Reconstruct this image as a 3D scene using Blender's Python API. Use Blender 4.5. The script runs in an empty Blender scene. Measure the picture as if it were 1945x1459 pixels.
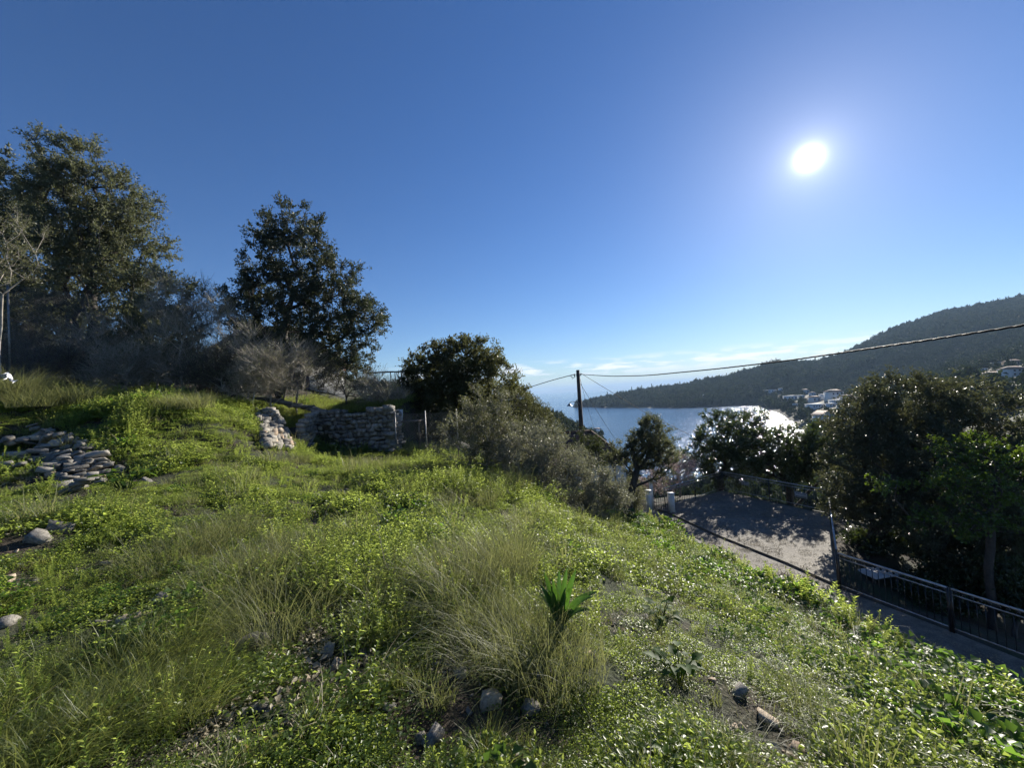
import bpy, math, random
import numpy as np
from mathutils import Matrix, Vector, Euler

R = np.random.RandomState
S = bpy.context.scene
C = S.collection
rad = math.radians

# ------------------------------------------------------------------ camera
W0, H0, F0 = 1945.0, 1459.0, 760.0
PITCH, ROLL = rad(1.42), rad(-3.3)
cam_d = bpy.data.cameras.new('camera')
cam = bpy.data.objects.new('camera', cam_d)
C.objects.link(cam)
CM = (Matrix.Rotation(math.pi / 2 + PITCH, 3, 'X') @ Matrix.Rotation(ROLL, 3, 'Z'))
cam.matrix_world = CM.to_4x4()
cam_d.sensor_width = 36.0
cam_d.lens = F0 / W0 * 36.0
cam_d.clip_start = 0.05
cam_d.clip_end = 80000
S.camera = cam
CMn = np.array(CM)


def pdir(u, v):
    d = CMn @ np.array([(u - W0 / 2) / F0, (H0 / 2 - v) / F0, -1.0])
    return d


def P(u, v, Y):
    """point of the place at depth Y along the line of sight u, v"""
    d = pdir(u, v)
    return d * (Y / d[1])


# ------------------------------------------------------------------ sky and sun
sd = pdir(1537, 300)
sd = sd / np.linalg.norm(sd)
SUN_EL = math.asin(sd[2])
SUN_AZ = math.atan2(sd[0], sd[1])
world = bpy.data.worlds.new('World')
S.world = world
world.use_nodes = True
nt = world.node_tree
nt.nodes.clear()


def nd(t, typ, **kw):
    n = t.nodes.new(typ)
    for k, v in kw.items():
        if k.startswith('i_'):
            n.inputs[k[2:].replace('_', ' ')].default_value = v
        else:
            setattr(n, k, v)
    return n


def mth(t, op, a, b=None, c=None, clamp=False):
    n = t.nodes.new('ShaderNodeMath')
    n.operation = op
    n.use_clamp = clamp
    for i, x in enumerate((a, b, c)):
        if x is None:
            continue
        if isinstance(x, (int, float)):
            n.inputs[i].default_value = x
        else:
            t.links.new(x, n.inputs[i])
    return n.outputs[0]


sky = nd(nt, 'ShaderNodeTexSky', sky_type='NISHITA', sun_disc=False, sun_elevation=SUN_EL,
         sun_rotation=SUN_AZ, air_density=1.0, dust_density=0.12, ozone_density=2.2, altitude=40.0)
hsv = nd(nt, 'ShaderNodeHueSaturation')
hsv.inputs['Saturation'].default_value = 1.2
hsv.inputs['Hue'].default_value = 0.503
nt.links.new(sky.outputs[0], hsv.inputs['Color'])
tc = nd(nt, 'ShaderNodeTexCoord')
dot = nd(nt, 'ShaderNodeVectorMath', operation='DOT_PRODUCT')
dot.inputs[1].default_value = tuple(sd)
nt.links.new(tc.outputs['Generated'], dot.inputs[0])
cosv = mth(nt, 'MINIMUM', dot.outputs['Value'], 1.0)
ang = mth(nt, 'ARCCOSINE', cosv)


def gauss(a, s, amp):
    q = mth(nt, 'DIVIDE', a, s)
    return mth(nt, 'MULTIPLY', mth(nt, 'EXPONENT', mth(nt, 'MULTIPLY', q, -1.0)), amp)


aur = mth(nt, 'ADD', gauss(ang, rad(.30), 260.0), gauss(ang, rad(1.5), 9.0))
aur = mth(nt, 'ADD', aur, gauss(ang, rad(6.5), 1.5))
aurc = nd(nt, 'ShaderNodeVectorMath', operation='SCALE')
aurc.inputs[0].default_value = (1.0, 0.97, 0.95)
nt.links.new(aur, aurc.inputs['Scale'])
add = nd(nt, 'ShaderNodeVectorMath', operation='ADD')
tint = nd(nt, 'ShaderNodeVectorMath', operation='MULTIPLY')
tint.inputs[1].default_value = (.74, .88, 1.14)
nt.links.new(hsv.outputs[0], tint.inputs[0])
nt.links.new(tint.outputs[0], add.inputs[0])
nt.links.new(aurc.outputs[0], add.inputs[1])
# small flat clouds low over the sea
sep = nd(nt, 'ShaderNodeSeparateXYZ')
nt.links.new(tc.outputs['Generated'], sep.inputs[0])
mp = nd(nt, 'ShaderNodeMapping')
mp.inputs['Scale'].default_value = (9, 9, 60)
nt.links.new(tc.outputs['Generated'], mp.inputs[0])
noi = nd(nt, 'ShaderNodeTexNoise')
noi.inputs['Scale'].default_value = 1.6
noi.inputs['Detail'].default_value = 5
nt.links.new(mp.outputs[0], noi.inputs['Vector'])
band = mth(nt, 'MULTIPLY', mth(nt, 'SUBTRACT', 1.0, mth(nt, 'ABSOLUTE', mth(nt, 'DIVIDE', mth(nt, 'SUBTRACT', sep.outputs['Z'], 0.052), 0.028)), clamp=True), 1.0)
cl = mth(nt, 'MULTIPLY', mth(nt, 'SUBTRACT', noi.outputs[0], 0.46, clamp=True), 8.0, clamp=True)
cl = mth(nt, 'MULTIPLY', mth(nt, 'MULTIPLY', cl, band), 1.0)
mixc = nd(nt, 'ShaderNodeMix', data_type='RGBA')
nt.links.new(cl, mixc.inputs[0])
nt.links.new(add.outputs[0], mixc.inputs[6])
mixc.inputs[7].default_value = (13.0, 13.0, 13.5, 1)
bg = nd(nt, 'ShaderNodeBackground')
bg.inputs['Strength'].default_value = 0.050
nt.links.new(mixc.outputs[2], bg.inputs['Color'])
wo = nd(nt, 'ShaderNodeOutputWorld')
nt.links.new(bg.outputs[0], wo.inputs['Surface'])

sl = bpy.data.lights.new('sun', 'SUN')
sl.energy = 5.0
sl.angle = rad(0.5)
sl.color = (1.0, 0.93, 0.82)
so = bpy.data.objects.new('sun', sl)
C.objects.link(so)
so.rotation_euler = Vector(sd).to_track_quat('Z', 'Y').to_euler()

S.view_settings.view_transform = 'Standard'
S.view_settings.look = 'None'
S.view_settings.exposure = 1.0
S.view_settings.gamma = 1.0
S.view_settings.use_curve_mapping = False
cy = S.cycles
cy.max_bounces = 6
cy.diffuse_bounces = 3
cy.glossy_bounces = 2
cy.transmission_bounces = 4
cy.transparent_max_bounces = 6
cy.volume_bounces = 0
cy.use_adaptive_sampling = True
cy.adaptive_threshold = 0.02
cy.use_denoising = True
cy.sample_clamp_indirect = 4.0

# ------------------------------------------------------------------ helpers


def tag(o, label=None, cat=None, group=None, kind=None):
    if label: o['label'] = label
    if cat: o['category'] = cat
    if group: o['group'] = group
    if kind: o['kind'] = kind
    return o


def empty(name, loc, label, cat, group=None, rz=0.0):
    o = bpy.data.objects.new(name, None)
    o.location = tuple(loc)
    o.rotation_euler = (0, 0, rz)
    o.empty_display_size = 0.2
    C.objects.link(o)
    return tag(o, label, cat, group)


def mesh_np(name, V, tris=None, quads=None, mats=None, var=None, smooth=False):
    V = np.asarray(V, dtype=np.float32)
    me = bpy.data.meshes.new(name)
    nt_ = 0 if tris is None else len(tris)
    nq = 0 if quads is None else len(quads)
    me.vertices.add(len(V))
    me.vertices.foreach_set('co', V.ravel())
    loops = []
    if nt_: loops.append(np.asarray(tris, dtype=np.int32).ravel())
    if nq: loops.append(np.asarray(quads, dtype=np.int32).ravel())
    L = np.concatenate(loops) if loops else np.zeros(0, np.int32)
    me.loops.add(len(L))
    me.loops.foreach_set('vertex_index', L)
    me.polygons.add(nt_ + nq)
    st = np.concatenate([np.arange(nt_) * 3, nt_ * 3 + np.arange(nq) * 4]).astype(np.int32)
    me.polygons.foreach_set('loop_start', st)
    if smooth:
        me.polygons.foreach_set('use_smooth', np.ones(nt_ + nq, dtype=bool))
    me.update(calc_edges=True)
    if var is not None:
        a = me.attributes.new('var', 'FLOAT', 'FACE')
        a.data.foreach_set('value', np.asarray(var, dtype=np.float32))
    for m in (mats if isinstance(mats, (list, tuple)) else [mats]):
        if m: me.materials.append(m)
    return me


def link(name, me, parent=None, loc=None, rot=None, scl=None):
    o = bpy.data.objects.new(name, me)
    if loc is not None: o.location = tuple(float(q) for q in loc)
    if rot is not None: o.rotation_euler = rot
    if scl is not None: o.scale = scl
    C.objects.link(o)
    if parent: o.parent = parent
    return o


class MB:
    """collects simple solids, linked as one mesh"""
    def __init__(self):
        self.V = []; self.Q = []; self.T = []; self.n = 0

    def raw(self, V, Q=(), T=()):
        V = np.asarray(V, float)
        self.V.append(V)
        for q in Q: self.Q.append([i + self.n for i in q])
        for t in T: self.T.append([i + self.n for i in t])
        self.n += len(V)

    def box(self, c, s, rz=0.0, rx=0.0, ry=0.0):
        x, y, z = [q / 2 for q in s]
        V = np.array([[a * x, b * y, d * z] for d in (-1, 1) for b in (-1, 1) for a in (-1, 1)])
        M = np.array(Euler((rx, ry, rz)).to_matrix())
        V = V @ M.T + np.array(c)
        self.raw(V, [(0, 2, 3, 1), (4, 5, 7, 6), (0, 1, 5, 4), (2, 6, 7, 3), (0, 4, 6, 2), (1, 3, 7, 5)])
        return self

    def tube(self, pts, r, k=8, cap=True):
        V, Q, T = tube_arrays([np.asarray(pts, float)], [np.broadcast_to(np.asarray(r, float), (len(pts),))], k, cap)
        self.raw(V, Q.tolist(), T.tolist())
        return self

    def mesh(self, name, mat, smooth=False):
        return mesh_np(name, np.concatenate(self.V), self.T or None, self.Q or None, mat, smooth=smooth)

    def build(self, name, mat, parent=None, smooth=False, **k):
        return link(name, self.mesh(name, mat, smooth), parent, **k)


def tube_arrays(polys, radii, k=5, cap=True):
    VV, QQ, TT = [], [], []
    n = 0
    a = np.arange(k) * 2 * math.pi / k
    ca, sa = np.cos(a), np.sin(a)
    for p, r in zip(polys, radii):
        m = len(p)
        d = np.gradient(p, axis=0)
        d /= np.linalg.norm(d, axis=1, keepdims=True) + 1e-9
        ref = np.array([0.31, 0.17, 0.94]) if abs(d[0][2]) < 0.8 else np.array([0.94, 0.2, 0.1])
        s = np.cross(d, ref); s /= np.linalg.norm(s, axis=1, keepdims=True) + 1e-9
        t = np.cross(d, s)
        ring = p[:, None, :] + r[:, None, None] * (s[:, None, :] * ca[None, :, None] + t[:, None, :] * sa[None, :, None])
        VV.append(ring.reshape(-1, 3))
        i = np.arange(m - 1)[:, None] * k; j = np.arange(k)[None, :]; j2 = (j + 1) % k
        QQ.append((np.stack([i + j, i + j2, i + k + j2, i + k + j], -1) + n).reshape(-1, 4))
        if cap and k > 3:
            for base, rev in ((0, True), ((m - 1) * k, False)):
                f = [[base, base + q, base + q + 1] for q in range(1, k - 1)]
                f = np.array(f) + n
                TT.append(f[:, ::-1] if rev else f)
        n += m * k
    return np.concatenate(VV), np.concatenate(QQ), (np.concatenate(TT) if TT else np.zeros((0, 3), int))


# ------------------------------------------------------------------ materials
def mat_new(name):
    m = bpy.data.materials.new(name)
    m.use_nodes = True
    t = m.node_tree
    t.nodes.clear()
    o = t.nodes.new('ShaderNodeOutputMaterial')
    return m, t, o


def ramp(t, fac, stops):
    n = t.nodes.new('ShaderNodeValToRGB')
    e = n.color_ramp.elements
    while len(e) < len(stops): e.new(0.5)
    for i, (p, c) in enumerate(stops):
        e[i].position = p
        e[i].color = (c[0], c[1], c[2], 1)
    t.links.new(fac, n.inputs[0])
    return n.outputs[0]


def noise(t, scale, detail=4, vec=None, rough=0.55, out=0):
    n = t.nodes.new('ShaderNodeTexNoise')
    n.inputs['Scale'].default_value = scale
    n.inputs['Detail'].default_value = detail
    n.inputs['Roughness'].default_value = rough
    if vec is None:
        g = t.nodes.new('ShaderNodeNewGeometry')
        vec = g.outputs['Position']
    t.links.new(vec, n.inputs['Vector'])
    return n.outputs[out]


def bump(t, h, strength=0.4, dist=0.02):
    b = t.nodes.new('ShaderNodeBump')
    b.inputs['Strength'].default_value = strength
    b.inputs['Distance'].default_value = dist
    t.links.new(h, b.inputs['Height'])
    return b.outputs[0]


def solid(name, c1, c2=None, scale=6.0, rough=0.7, metal=0.0, bstr=0.3, bdist=0.01, fine=None, objvar=0.0, spec=0.5, coords='obj'):
    m, t, o = mat_new(name)
    c2 = c2 or tuple(x * 0.7 for x in c1)
    if coords == 'obj':
        tcn = t.nodes.new('ShaderNodeTexCoord'); vec = tcn.outputs['Object']
    else:
        vec = t.nodes.new('ShaderNodeNewGeometry').outputs['Position']
    f = noise(t, scale, 5, vec, 0.6)
    if objvar:
        oi = t.nodes.new('ShaderNodeObjectInfo')
        f = mth(t, 'ADD', f, mth(t, 'MULTIPLY', mth(t, 'SUBTRACT', oi.outputs['Random'], 0.5), objvar))
    col = ramp(t, f, [(0.32, c2), (0.66, c1)])
    p = t.nodes.new('ShaderNodeBsdfPrincipled')
    p.inputs['Roughness'].default_value = rough
    p.inputs['Metallic'].default_value = metal
    p.inputs['Specular IOR Level'].default_value = spec
    t.links.new(col, p.inputs['Base Color'])
    if bstr:
        h = noise(t, fine or scale * 6, 5, vec, 0.65)
        t.links.new(bump(t, h, bstr, bdist), p.inputs['Normal'])
    t.links.new(p.outputs[0], o.inputs['Surface'])
    return m


def leaf_mat(name, ca, cb, trans, tmix=0.45, rough=0.42, patch=0.7, spec=0.5, cc=None):
    """ca / cb two leaf tones picked per leaf; trans the light that comes through"""
    m, t, o = mat_new(name)
    at = t.nodes.new('ShaderNodeAttribute'); at.attribute_name = 'var'
    oi = t.nodes.new('ShaderNodeObjectInfo')
    f = mth(t, 'MULTIPLY', at.outputs['Fac'], 0.55)
    f = mth(t, 'ADD', f, mth(t, 'MULTIPLY', oi.outputs['Random'], 0.2))
    f = mth(t, 'ADD', f, mth(t, 'MULTIPLY', mth(t, 'SUBTRACT', noise(t, patch, 3), 0.38), 1.0), clamp=True)
    st = [(0.05, ca), (0.75, cb)]
    ts = [(0.05, tuple(x * 0.55 for x in trans)), (0.75, trans)]
    if cc:
        st.append((0.97, cc)); ts.append((0.97, tuple(x * 1.6 for x in cc)))
    col = ramp(t, f, st)
    tcol = ramp(t, f, ts)
    p = t.nodes.new('ShaderNodeBsdfPrincipled')
    p.inputs['Roughness'].default_value = rough
    p.inputs['Specular IOR Level'].default_value = spec
    t.links.new(col, p.inputs['Base Color'])
    tr = t.nodes.new('ShaderNodeBsdfTranslucent')
    t.links.new(tcol, tr.inputs['Color'])
    mx = t.nodes.new('ShaderNodeMixShader')
    mx.inputs[0].default_value = tmix
    t.links.new(p.outputs[0], mx.inputs[1]); t.links.new(tr.outputs[0], mx.inputs[2])
    t.links.new(mx.outputs[0], o.inputs['Surface'])
    return m


M = {}
M['herb'] = leaf_mat('herb_leaf', (.030, .062, .014), (.15, .21, .05), (.62, .74, .15), .56, .4, .9, cc=(.22, .18, .05))
M['mat_herb'] = leaf_mat('low_herb_leaf', (.045, .085, .022), (.10, .15, .035), (.50, .62, .11), .55, .38, 1.2)
M['broad'] = leaf_mat('broad_leaf', (.018, .045, .012), (.06, .115, .022), (.24, .42, .05), .45, .45, .8, spec=.4)
M['grass'] = leaf_mat('grass_blade', (.05, .085, .02), (.14, .16, .05), (.38, .42, .10), .45, .45, .7)
M['dry'] = leaf_mat('dry_grass_blade', (.06, .082, .028), (.17, .18, .075), (.36, .38, .13), .45, .5, .8, cc=(.32, .28, .16))
M['straw'] = leaf_mat('straw_blade', (.20, .17, .11), (.36, .32, .23), (.30, .26, .17), .3, .6, .8)
M['olive'] = leaf_mat('olive_leaf', (.034, .046, .022), (.12, .13, .085), (.22, .24, .10), .36, .5, .35, spec=.3)
M['olive_brown'] = leaf_mat('brownish_olive_leaf', (.032, .042, .022), (.10, .11, .065), (.14, .15, .06), .3, .45, .35, spec=.4)
M['oak'] = leaf_mat('holm_oak_leaf', (.022, .034, .020), (.075, .092, .06), (.11, .13, .05), .25, .5, .3, spec=.3)
M['bushleaf'] = leaf_mat('lentisk_leaf', (.022, .030, .012), (.070, .078, .030), (.19, .20, .06), .34, .48, .3, spec=.35)
M['grey'] = leaf_mat('grey_leaf', (.055, .062, .040), (.19, .19, .14), (.27, .28, .15), .38, .42, .5)
M['shrubgreen'] = leaf_mat('grey_green_leaf', (.045, .055, .03), (.14, .145, .08), (.27, .28, .11), .38, .4, .5)
M['carob'] = leaf_mat('carob_leaf', (.018, .032, .012), (.055, .08, .028), (.10, .14, .03), .26, .28, .4)
M['fig'] = leaf_mat('fresh_leaf', (.03, .07, .012), (.09, .15, .02), (.16, .24, .02), .4, .4, .6)
M['conifer'] = leaf_mat('conifer_leaf', (.03, .05, .012), (.08, .10, .02), (.12, .15, .02), .3, .5, .6)
M['pink'] = leaf_mat('pink_blossom', (.30, .20, .20), (.55, .42, .42), (.45, .32, .32), .4, .5, 1.0)
M['squill'] = leaf_mat('squill_leaf', (.020, .055, .012), (.038, .095, .022), (.13, .28, .03), .32, .3, 2.0)
M['farleaf'] = leaf_mat('far_tree_leaf', (.022, .034, .018), (.060, .075, .035), (.05, .07, .02), .2, .8, .02, spec=.08)
M['bark'] = solid('bark', (.085, .072, .058), (.03, .026, .022), 5, .9, bstr=.8, bdist=.03, fine=22)
M['twig'] = solid('pale_twig', (.46, .41, .34), (.24, .21, .17), 3, .75, bstr=0)
M['twigdark'] = solid('dark_twig', (.10, .085, .07), (.04, .035, .03), 3, .8, bstr=0)
M['stone'] = solid('rubble_stone', (.33, .305, .26), (.12, .112, .095), 5, .88, bstr=.6, bdist=.015, fine=13, objvar=.35)
M['stonewarm'] = solid('warm_stone', (.52, .43, .31), (.27, .19, .13), 6, .85, bstr=.6, bdist=.015, fine=26, objvar=.3)
M['stonedark'] = solid('lichen_stone', (.24, .225, .195), (.09, .085, .075), 6, .92, bstr=.6, bdist=.015, fine=24, objvar=.3)
M['core'] = solid('wall_fill', (.06, .052, .042), (.025, .022, .018), 8, .95, coords='w')
M['plaster'] = solid('white_plaster', (.72, .72, .70), (.60, .60, .58), 1.2, .85, bstr=.15, coords='w')
M['plastero'] = solid('ochre_plaster', (.55, .44, .32), (.48, .37, .26), 1.2, .85, bstr=.15, coords='w')
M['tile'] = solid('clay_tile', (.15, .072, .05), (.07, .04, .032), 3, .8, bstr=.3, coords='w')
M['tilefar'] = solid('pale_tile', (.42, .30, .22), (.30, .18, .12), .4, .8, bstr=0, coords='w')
M['blue'] = solid('blue_paint', (.02, .03, .16), (.012, .02, .10), 5, .5, bstr=.1)
M['winblue'] = solid('window_glass', (.03, .045, .08), (.02, .03, .05), 3, .15, bstr=0)
M['wood'] = solid('weathered_wood', (.17, .13, .095), (.07, .055, .04), 7, .85, bstr=.5, fine=40)
M['woodpale'] = solid('bleached_board', (.62, .58, .54), (.45, .41, .38), 8, .7, bstr=.3, fine=40)
M['pole'] = solid('creosoted_pole', (.085, .06, .042), (.035, .027, .022), 4, .8, bstr=.5, fine=30)
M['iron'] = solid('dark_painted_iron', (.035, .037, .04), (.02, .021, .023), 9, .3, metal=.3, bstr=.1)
M['ironlit'] = solid('sunlit_rail_iron', (.55, .55, .55), (.30, .30, .30), 9, .22, metal=.35, bstr=.1)  # pale copy of the rail iron, sunlight on the rails put into its colour
M['wire'] = solid('galvanised_wire', (.30, .30, .29), (.16, .155, .15), 20, .45, metal=.6, bstr=0)
M['cable'] = solid('black_cable', (.02, .02, .022), (.012, .012, .013), 9, .6, bstr=0, spec=.2)
M['white'] = solid('white_paint', (.78, .78, .76), (.60, .60, .57), 4, .6, bstr=.15)
M['signp'] = solid('sign_face', (.62, .62, .60), (.52, .52, .50), 4, .5, bstr=0)
M['ink'] = solid('dark_print', (.05, .05, .06), (.03, .03, .035), 4, .6, bstr=0)
M['bag'] = solid('white_plastic', (.8, .8, .8), (.66, .67, .7), 4, .35, bstr=.2)


def soil_mat():
    m, t, o = mat_new('soil')
    n1 = noise(t, 1.1, 6); n2 = noise(t, 22, 5)
    c1 = ramp(t, n2, [(.3, (.018, .013, .008)), (.56, (.048, .034, .022)), (.76, (.12, .088, .058))])
    c2 = ramp(t, n2, [(.3, (.012, .018, .006)), (.7, (.042, .054, .016))])
    mx = nd(t, 'ShaderNodeMix', data_type='RGBA')
    t.links.new(mth(t, 'MULTIPLY', mth(t, 'SUBTRACT', n1, .40, clamp=True), 6.0, clamp=True), mx.inputs[0])
    t.links.new(c1, mx.inputs[6]); t.links.new(c2, mx.inputs[7])
    p = t.nodes.new('ShaderNodeBsdfPrincipled'); p.inputs['Roughness'].default_value = .95
    t.links.new(mx.outputs[2], p.inputs['Base Color'])
    t.links.new(bump(t, noise(t, 30, 6), .9, .04), p.inputs['Normal'])
    t.links.new(p.outputs[0], o.inputs['Surface'])
    return m


def concrete_mat():
    m, t, o = mat_new('worn_concrete')
    n1 = noise(t, .8, 6, rough=.7); n2 = noise(t, 28, 6, rough=.75); n3 = noise(t, 6, 5)
    f = mth(t, 'ADD', mth(t, 'MULTIPLY', n1, .6), mth(t, 'MULTIPLY', n3, .4))
    c = ramp(t, f, [(.32, (.085, .075, .06)), (.5, (.16, .142, .115)), (.62, (.25, .225, .18))])
    g = ramp(t, n2, [(.36, (.35, .34, .32)), (.55, (1, 1, 1))])
    mx = nd(t, 'ShaderNodeMix', data_type='RGBA', blend_type='MULTIPLY'); mx.inputs[0].default_value = .7
    t.links.new(c, mx.inputs[6]); t.links.new(g, mx.inputs[7])
    p = t.nodes.new('ShaderNodeBsdfPrincipled'); p.inputs['Roughness'].default_value = .8
    t.links.new(mx.outputs[2], p.inputs['Base Color'])
    t.links.new(bump(t, n2, .8, .03), p.inputs['Normal'])
    t.links.new(p.outputs[0], o.inputs['Surface'])
    return m


def sea_mat():
    m, t, o = mat_new('sea_water')
    g = t.nodes.new('ShaderNodeNewGeometry')
    big = nd(t, 'ShaderNodeMapping'); big.inputs['Scale'].default_value = (.0011, .0042, 1)
    t.links.new(g.outputs['Position'], big.inputs[0])
    n0 = noise(t, 1.0, 4, big.outputs[0])
    p = t.nodes.new('ShaderNodeBsdfPrincipled')
    col = ramp(t, n0, [(.35, (.035, .095, .19)), (.65, (.055, .135, .25))])
    t.links.new(col, p.inputs['Base Color'])
    ro = mth(t, 'ADD', mth(t, 'MULTIPLY', n0, .14), .07)
    t.links.new(ro, p.inputs['Roughness'])
    p.inputs['IOR'].default_value = 1.333
    p.inputs['Specular IOR Level'].default_value = .5
    w = noise(t, .16, 6, g.outputs['Position'], .7)
    t.links.new(bump(t, w, .8, 1.5), p.inputs['Normal'])
    t.links.new(p.outputs[0], o.inputs['Surface'])
    return m


def forest_floor_mat(name, ca, cb, scale):
    m, t, o = mat_new(name)
    c = ramp(t, noise(t, scale, 6, rough=.7), [(.35, ca), (.68, cb)])
    p = t.nodes.new('ShaderNodeBsdfPrincipled'); p.inputs['Roughness'].default_value = .95
    t.links.new(c, p.inputs['Base Color'])
    t.links.new(p.outputs[0], o.inputs['Surface'])
    return m


M['soil'] = soil_mat(); M['concrete'] = concrete_mat(); M['sea'] = sea_mat()
M['floor'] = forest_floor_mat('hill_scrub', (.028, .036, .018), (.10, .095, .06), .05)
M['shore'] = forest_floor_mat('shore_rock', (.16, .13, .10), (.30, .26, .21), .1)
M['island'] = forest_floor_mat('island_rock', (.12, .12, .11), (.2, .19, .17), .0005)


# ------------------------------------------------------------------ value noise for shapes
_ng = R(7).rand(64, 64)


def vnoise(x, y, s):
    x = np.asarray(x, float) / s + 100.3; y = np.asarray(y, float) / s + 57.7
    xi = np.floor(x).astype(int); yi = np.floor(y).astype(int)
    fx = x - xi; fy = y - yi
    fx = fx * fx * (3 - 2 * fx); fy = fy * fy * (3 - 2 * fy)
    g = lambda a, b: _ng[a % 64, b % 64]
    return (g(xi, yi) * (1 - fx) * (1 - fy) + g(xi + 1, yi) * fx * (1 - fy) + g(xi, yi + 1) * (1 - fx) * fy + g(xi + 1, yi + 1) * fx * fy)


def fbm(x, y, s, o=3):
    v = 0; a = 1.0; t = 0
    for i in range(o):
        v = v + a * vnoise(x + i * 13.1, y - i * 7.7, s / 2 ** i); t += a; a *= .5
    return v / t


# ------------------------------------------------------------------ local terrain
CP = np.array([
    (0, -3, -1.5), (0, 0, -1.6), (-3, 0, -1.45), (3, 0, -2.5), (5, 0, -3.2), (-8, 0, -.9), (-15, 0, .3), (-25, 0, 1.5),
    (0, 1.7, -1.62), (-2.5, 1.9, -1.60), (1.3, 2, -1.90), (2.9, 2.35, -2.4), (.25, 2.7, -1.74), (2.3, 4.4, -2.72),
    (3, 3.8, -2.9), (5.1, 4.4, -3.6), (4.7, 7.4, -4.0), (5.1, 10.1, -4.5), (5.2, 16, -5.4), (-2.05, 5.5, -1.7),
    (-4.2, 5, -1.43), (-5.9, 4.5, -1.18), (.3, 5, -1.93), (0, 6.5, -2.10), (0, 9, -2.15), (1.2, 8, -2.75), (2.15, 8.5, -3.35),
    (3.3, 6, -3.3), (-2, 12, -2.05), (-4.2, 13.8, -1.78), (-5.4, 11, -1.55), (-8.9, 7.6, -.9), (-10, 8, -.55),
    (-8.2, 12, 0), (-8.0, 11.4, -.15), (-6.7, 11.8, -1.05), (-6.4, 13.8, -1.6), (-11.4, 12, .36), (-15, 12, .75), (-10.9, 9.5, .34), (-9.0, 9.5, .16), (-12.1, 9.5, .60), (-8.0, 10.4, .08), (-13, 13.5, .5), (-10, 13.5, .3), (-7.6, 8.2, -.75), (-20, 12, 1.5),
    (-15, 20, 1.6), (-11, 18, .9), (-25, 25, 3), (0, 14, -2.6), (2.5, 12, -3.9), (3, 16, -4.6), (0, 20, -3.5),
    (-3, 20, -2.2), (-3, 30, -4.5), (5, 30, -9), (-20, 40, 4), (0, 45, -12), (-10, 30, .5), (-35, 10, 3), (-40, 45, 6), (30, 45, -24)], float)


def _tps(r):
    return np.where(r > 1e-9, r * r * np.log(np.maximum(r, 1e-9)), 0)


_n = len(CP)
_K = _tps(np.linalg.norm(CP[:, None, :2] - CP[None, :, :2], axis=2)) + np.eye(_n) * .15
_Pm = np.c_[np.ones(_n), CP[:, :2]]
_A = np.block([[_K, _Pm], [_Pm.T, np.zeros((3, 3))]])
_w = np.linalg.solve(_A, np.r_[CP[:, 2], 0, 0, 0])

ROADZ = -5.72
ROADPOLY = np.array([(5.0, -6), (5.0, 18.4), (6.15, 18.35), (10.6, 21.0), (12.6, 16.4), (8.4, 10.9), (9.2, 8.9), (10.0, 6.6), (12.5, 1), (15, -6)], float)


def poly_sd(x, y, poly):
    x = np.asarray(x, float); y = np.asarray(y, float)
    d = np.full(x.shape, 1e9); ins = np.zeros(x.shape, bool)
    n = len(poly)
    for i in range(n):
        ax, ay = poly[i]; bx, by = poly[(i + 1) % n]
        ex, ey = bx - ax, by - ay
        t = np.clip(((x - ax) * ex + (y - ay) * ey) / (ex * ex + ey * ey), 0, 1)
        d = np.minimum(d, np.hypot(x - ax - t * ex, y - ay - t * ey))
        c = ((ay > y) != (by > y)) & (x < (bx - ax) * (y - ay) / (by - ay + 1e-12) + ax)
        ins ^= c
    return np.where(ins, -d, d)


def edge_x(y):
    return np.interp(y, [-6, 4, 7.4, 10.5, 16, 18.5, 24, 60], [5.2, 5.25, 4.9, 5.2, 5.5, 5.75, 7.5, 20])


def sstep(a, b, x):
    t = np.clip((x - a) / (b - a), 0, 1)
    return t * t * (3 - 2 * t)


def terrain(x, y, rough=True):
    x = np.asarray(x, float); y = np.asarray(y, float)
    sh = x.shape
    xf, yf = x.ravel(), y.ravel()
    z = np.empty_like(xf)
    for i in range(0, len(xf), 40000):
        a = xf[i:i + 40000]; b = yf[i:i + 40000]
        r = np.hypot(a[:, None] - CP[None, :, 0], b[:, None] - CP[None, :, 1])
        z[i:i + 40000] = _tps(r) @ _w[:_n] + _w[_n] + _w[_n + 1] * a + _w[_n + 2] * b
    # terrace held by the dry stone wall
    zt = -.33 + (yf - 14.2) * .10
    mt = sstep(14.02, 14.2, yf) * (1 - sstep(-4.45, -4.3, xf)) * sstep(-7.6, -6.9, xf) * (1 - sstep(22, 28, yf))
    z = z * (1 - mt) + np.maximum(z, zt) * mt
    if rough:
        z = z + (fbm(xf, yf, 1.6, 3) - .5) * .20 + (fbm(xf + 40, yf, .62, 2) - .5) * .16 * (1 - sstep(9, 13, yf))
    # road side
    sd_ = poly_sd(xf, yf, ROADPOLY)
    zr = ROADZ - .03 - .34 * np.maximum(0, sd_ - .25) ** .95 * (sd_ > .25)
    zr = np.maximum(zr, -30)
    zr = zr + np.where(sd_ > .6, (fbm(xf, yf, 2.2, 3) - .5) * .4, 0)
    e = edge_x(yf)
    k = sstep(0.0, .40, xf - e)
    z = z * (1 - k) + zr * k
    return z.reshape(sh)


def T1(x, y):
    return float(terrain(np.array([x]), np.array([y]))[0])


def G(u, v, ymax=60.0):
    """where the line of sight meets the near ground"""
    d = pdir(u, v); d = d / d[1]
    Y = np.concatenate([np.arange(.7, 6, .02), np.arange(6, ymax, .06)])
    z = terrain(d[0] * Y, Y)
    k = np.nonzero(z >= d[2] * Y)[0]
    i = k[0] if len(k) else len(Y) - 1
    return np.array([d[0] * Y[i], Y[i], z[i]])


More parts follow.
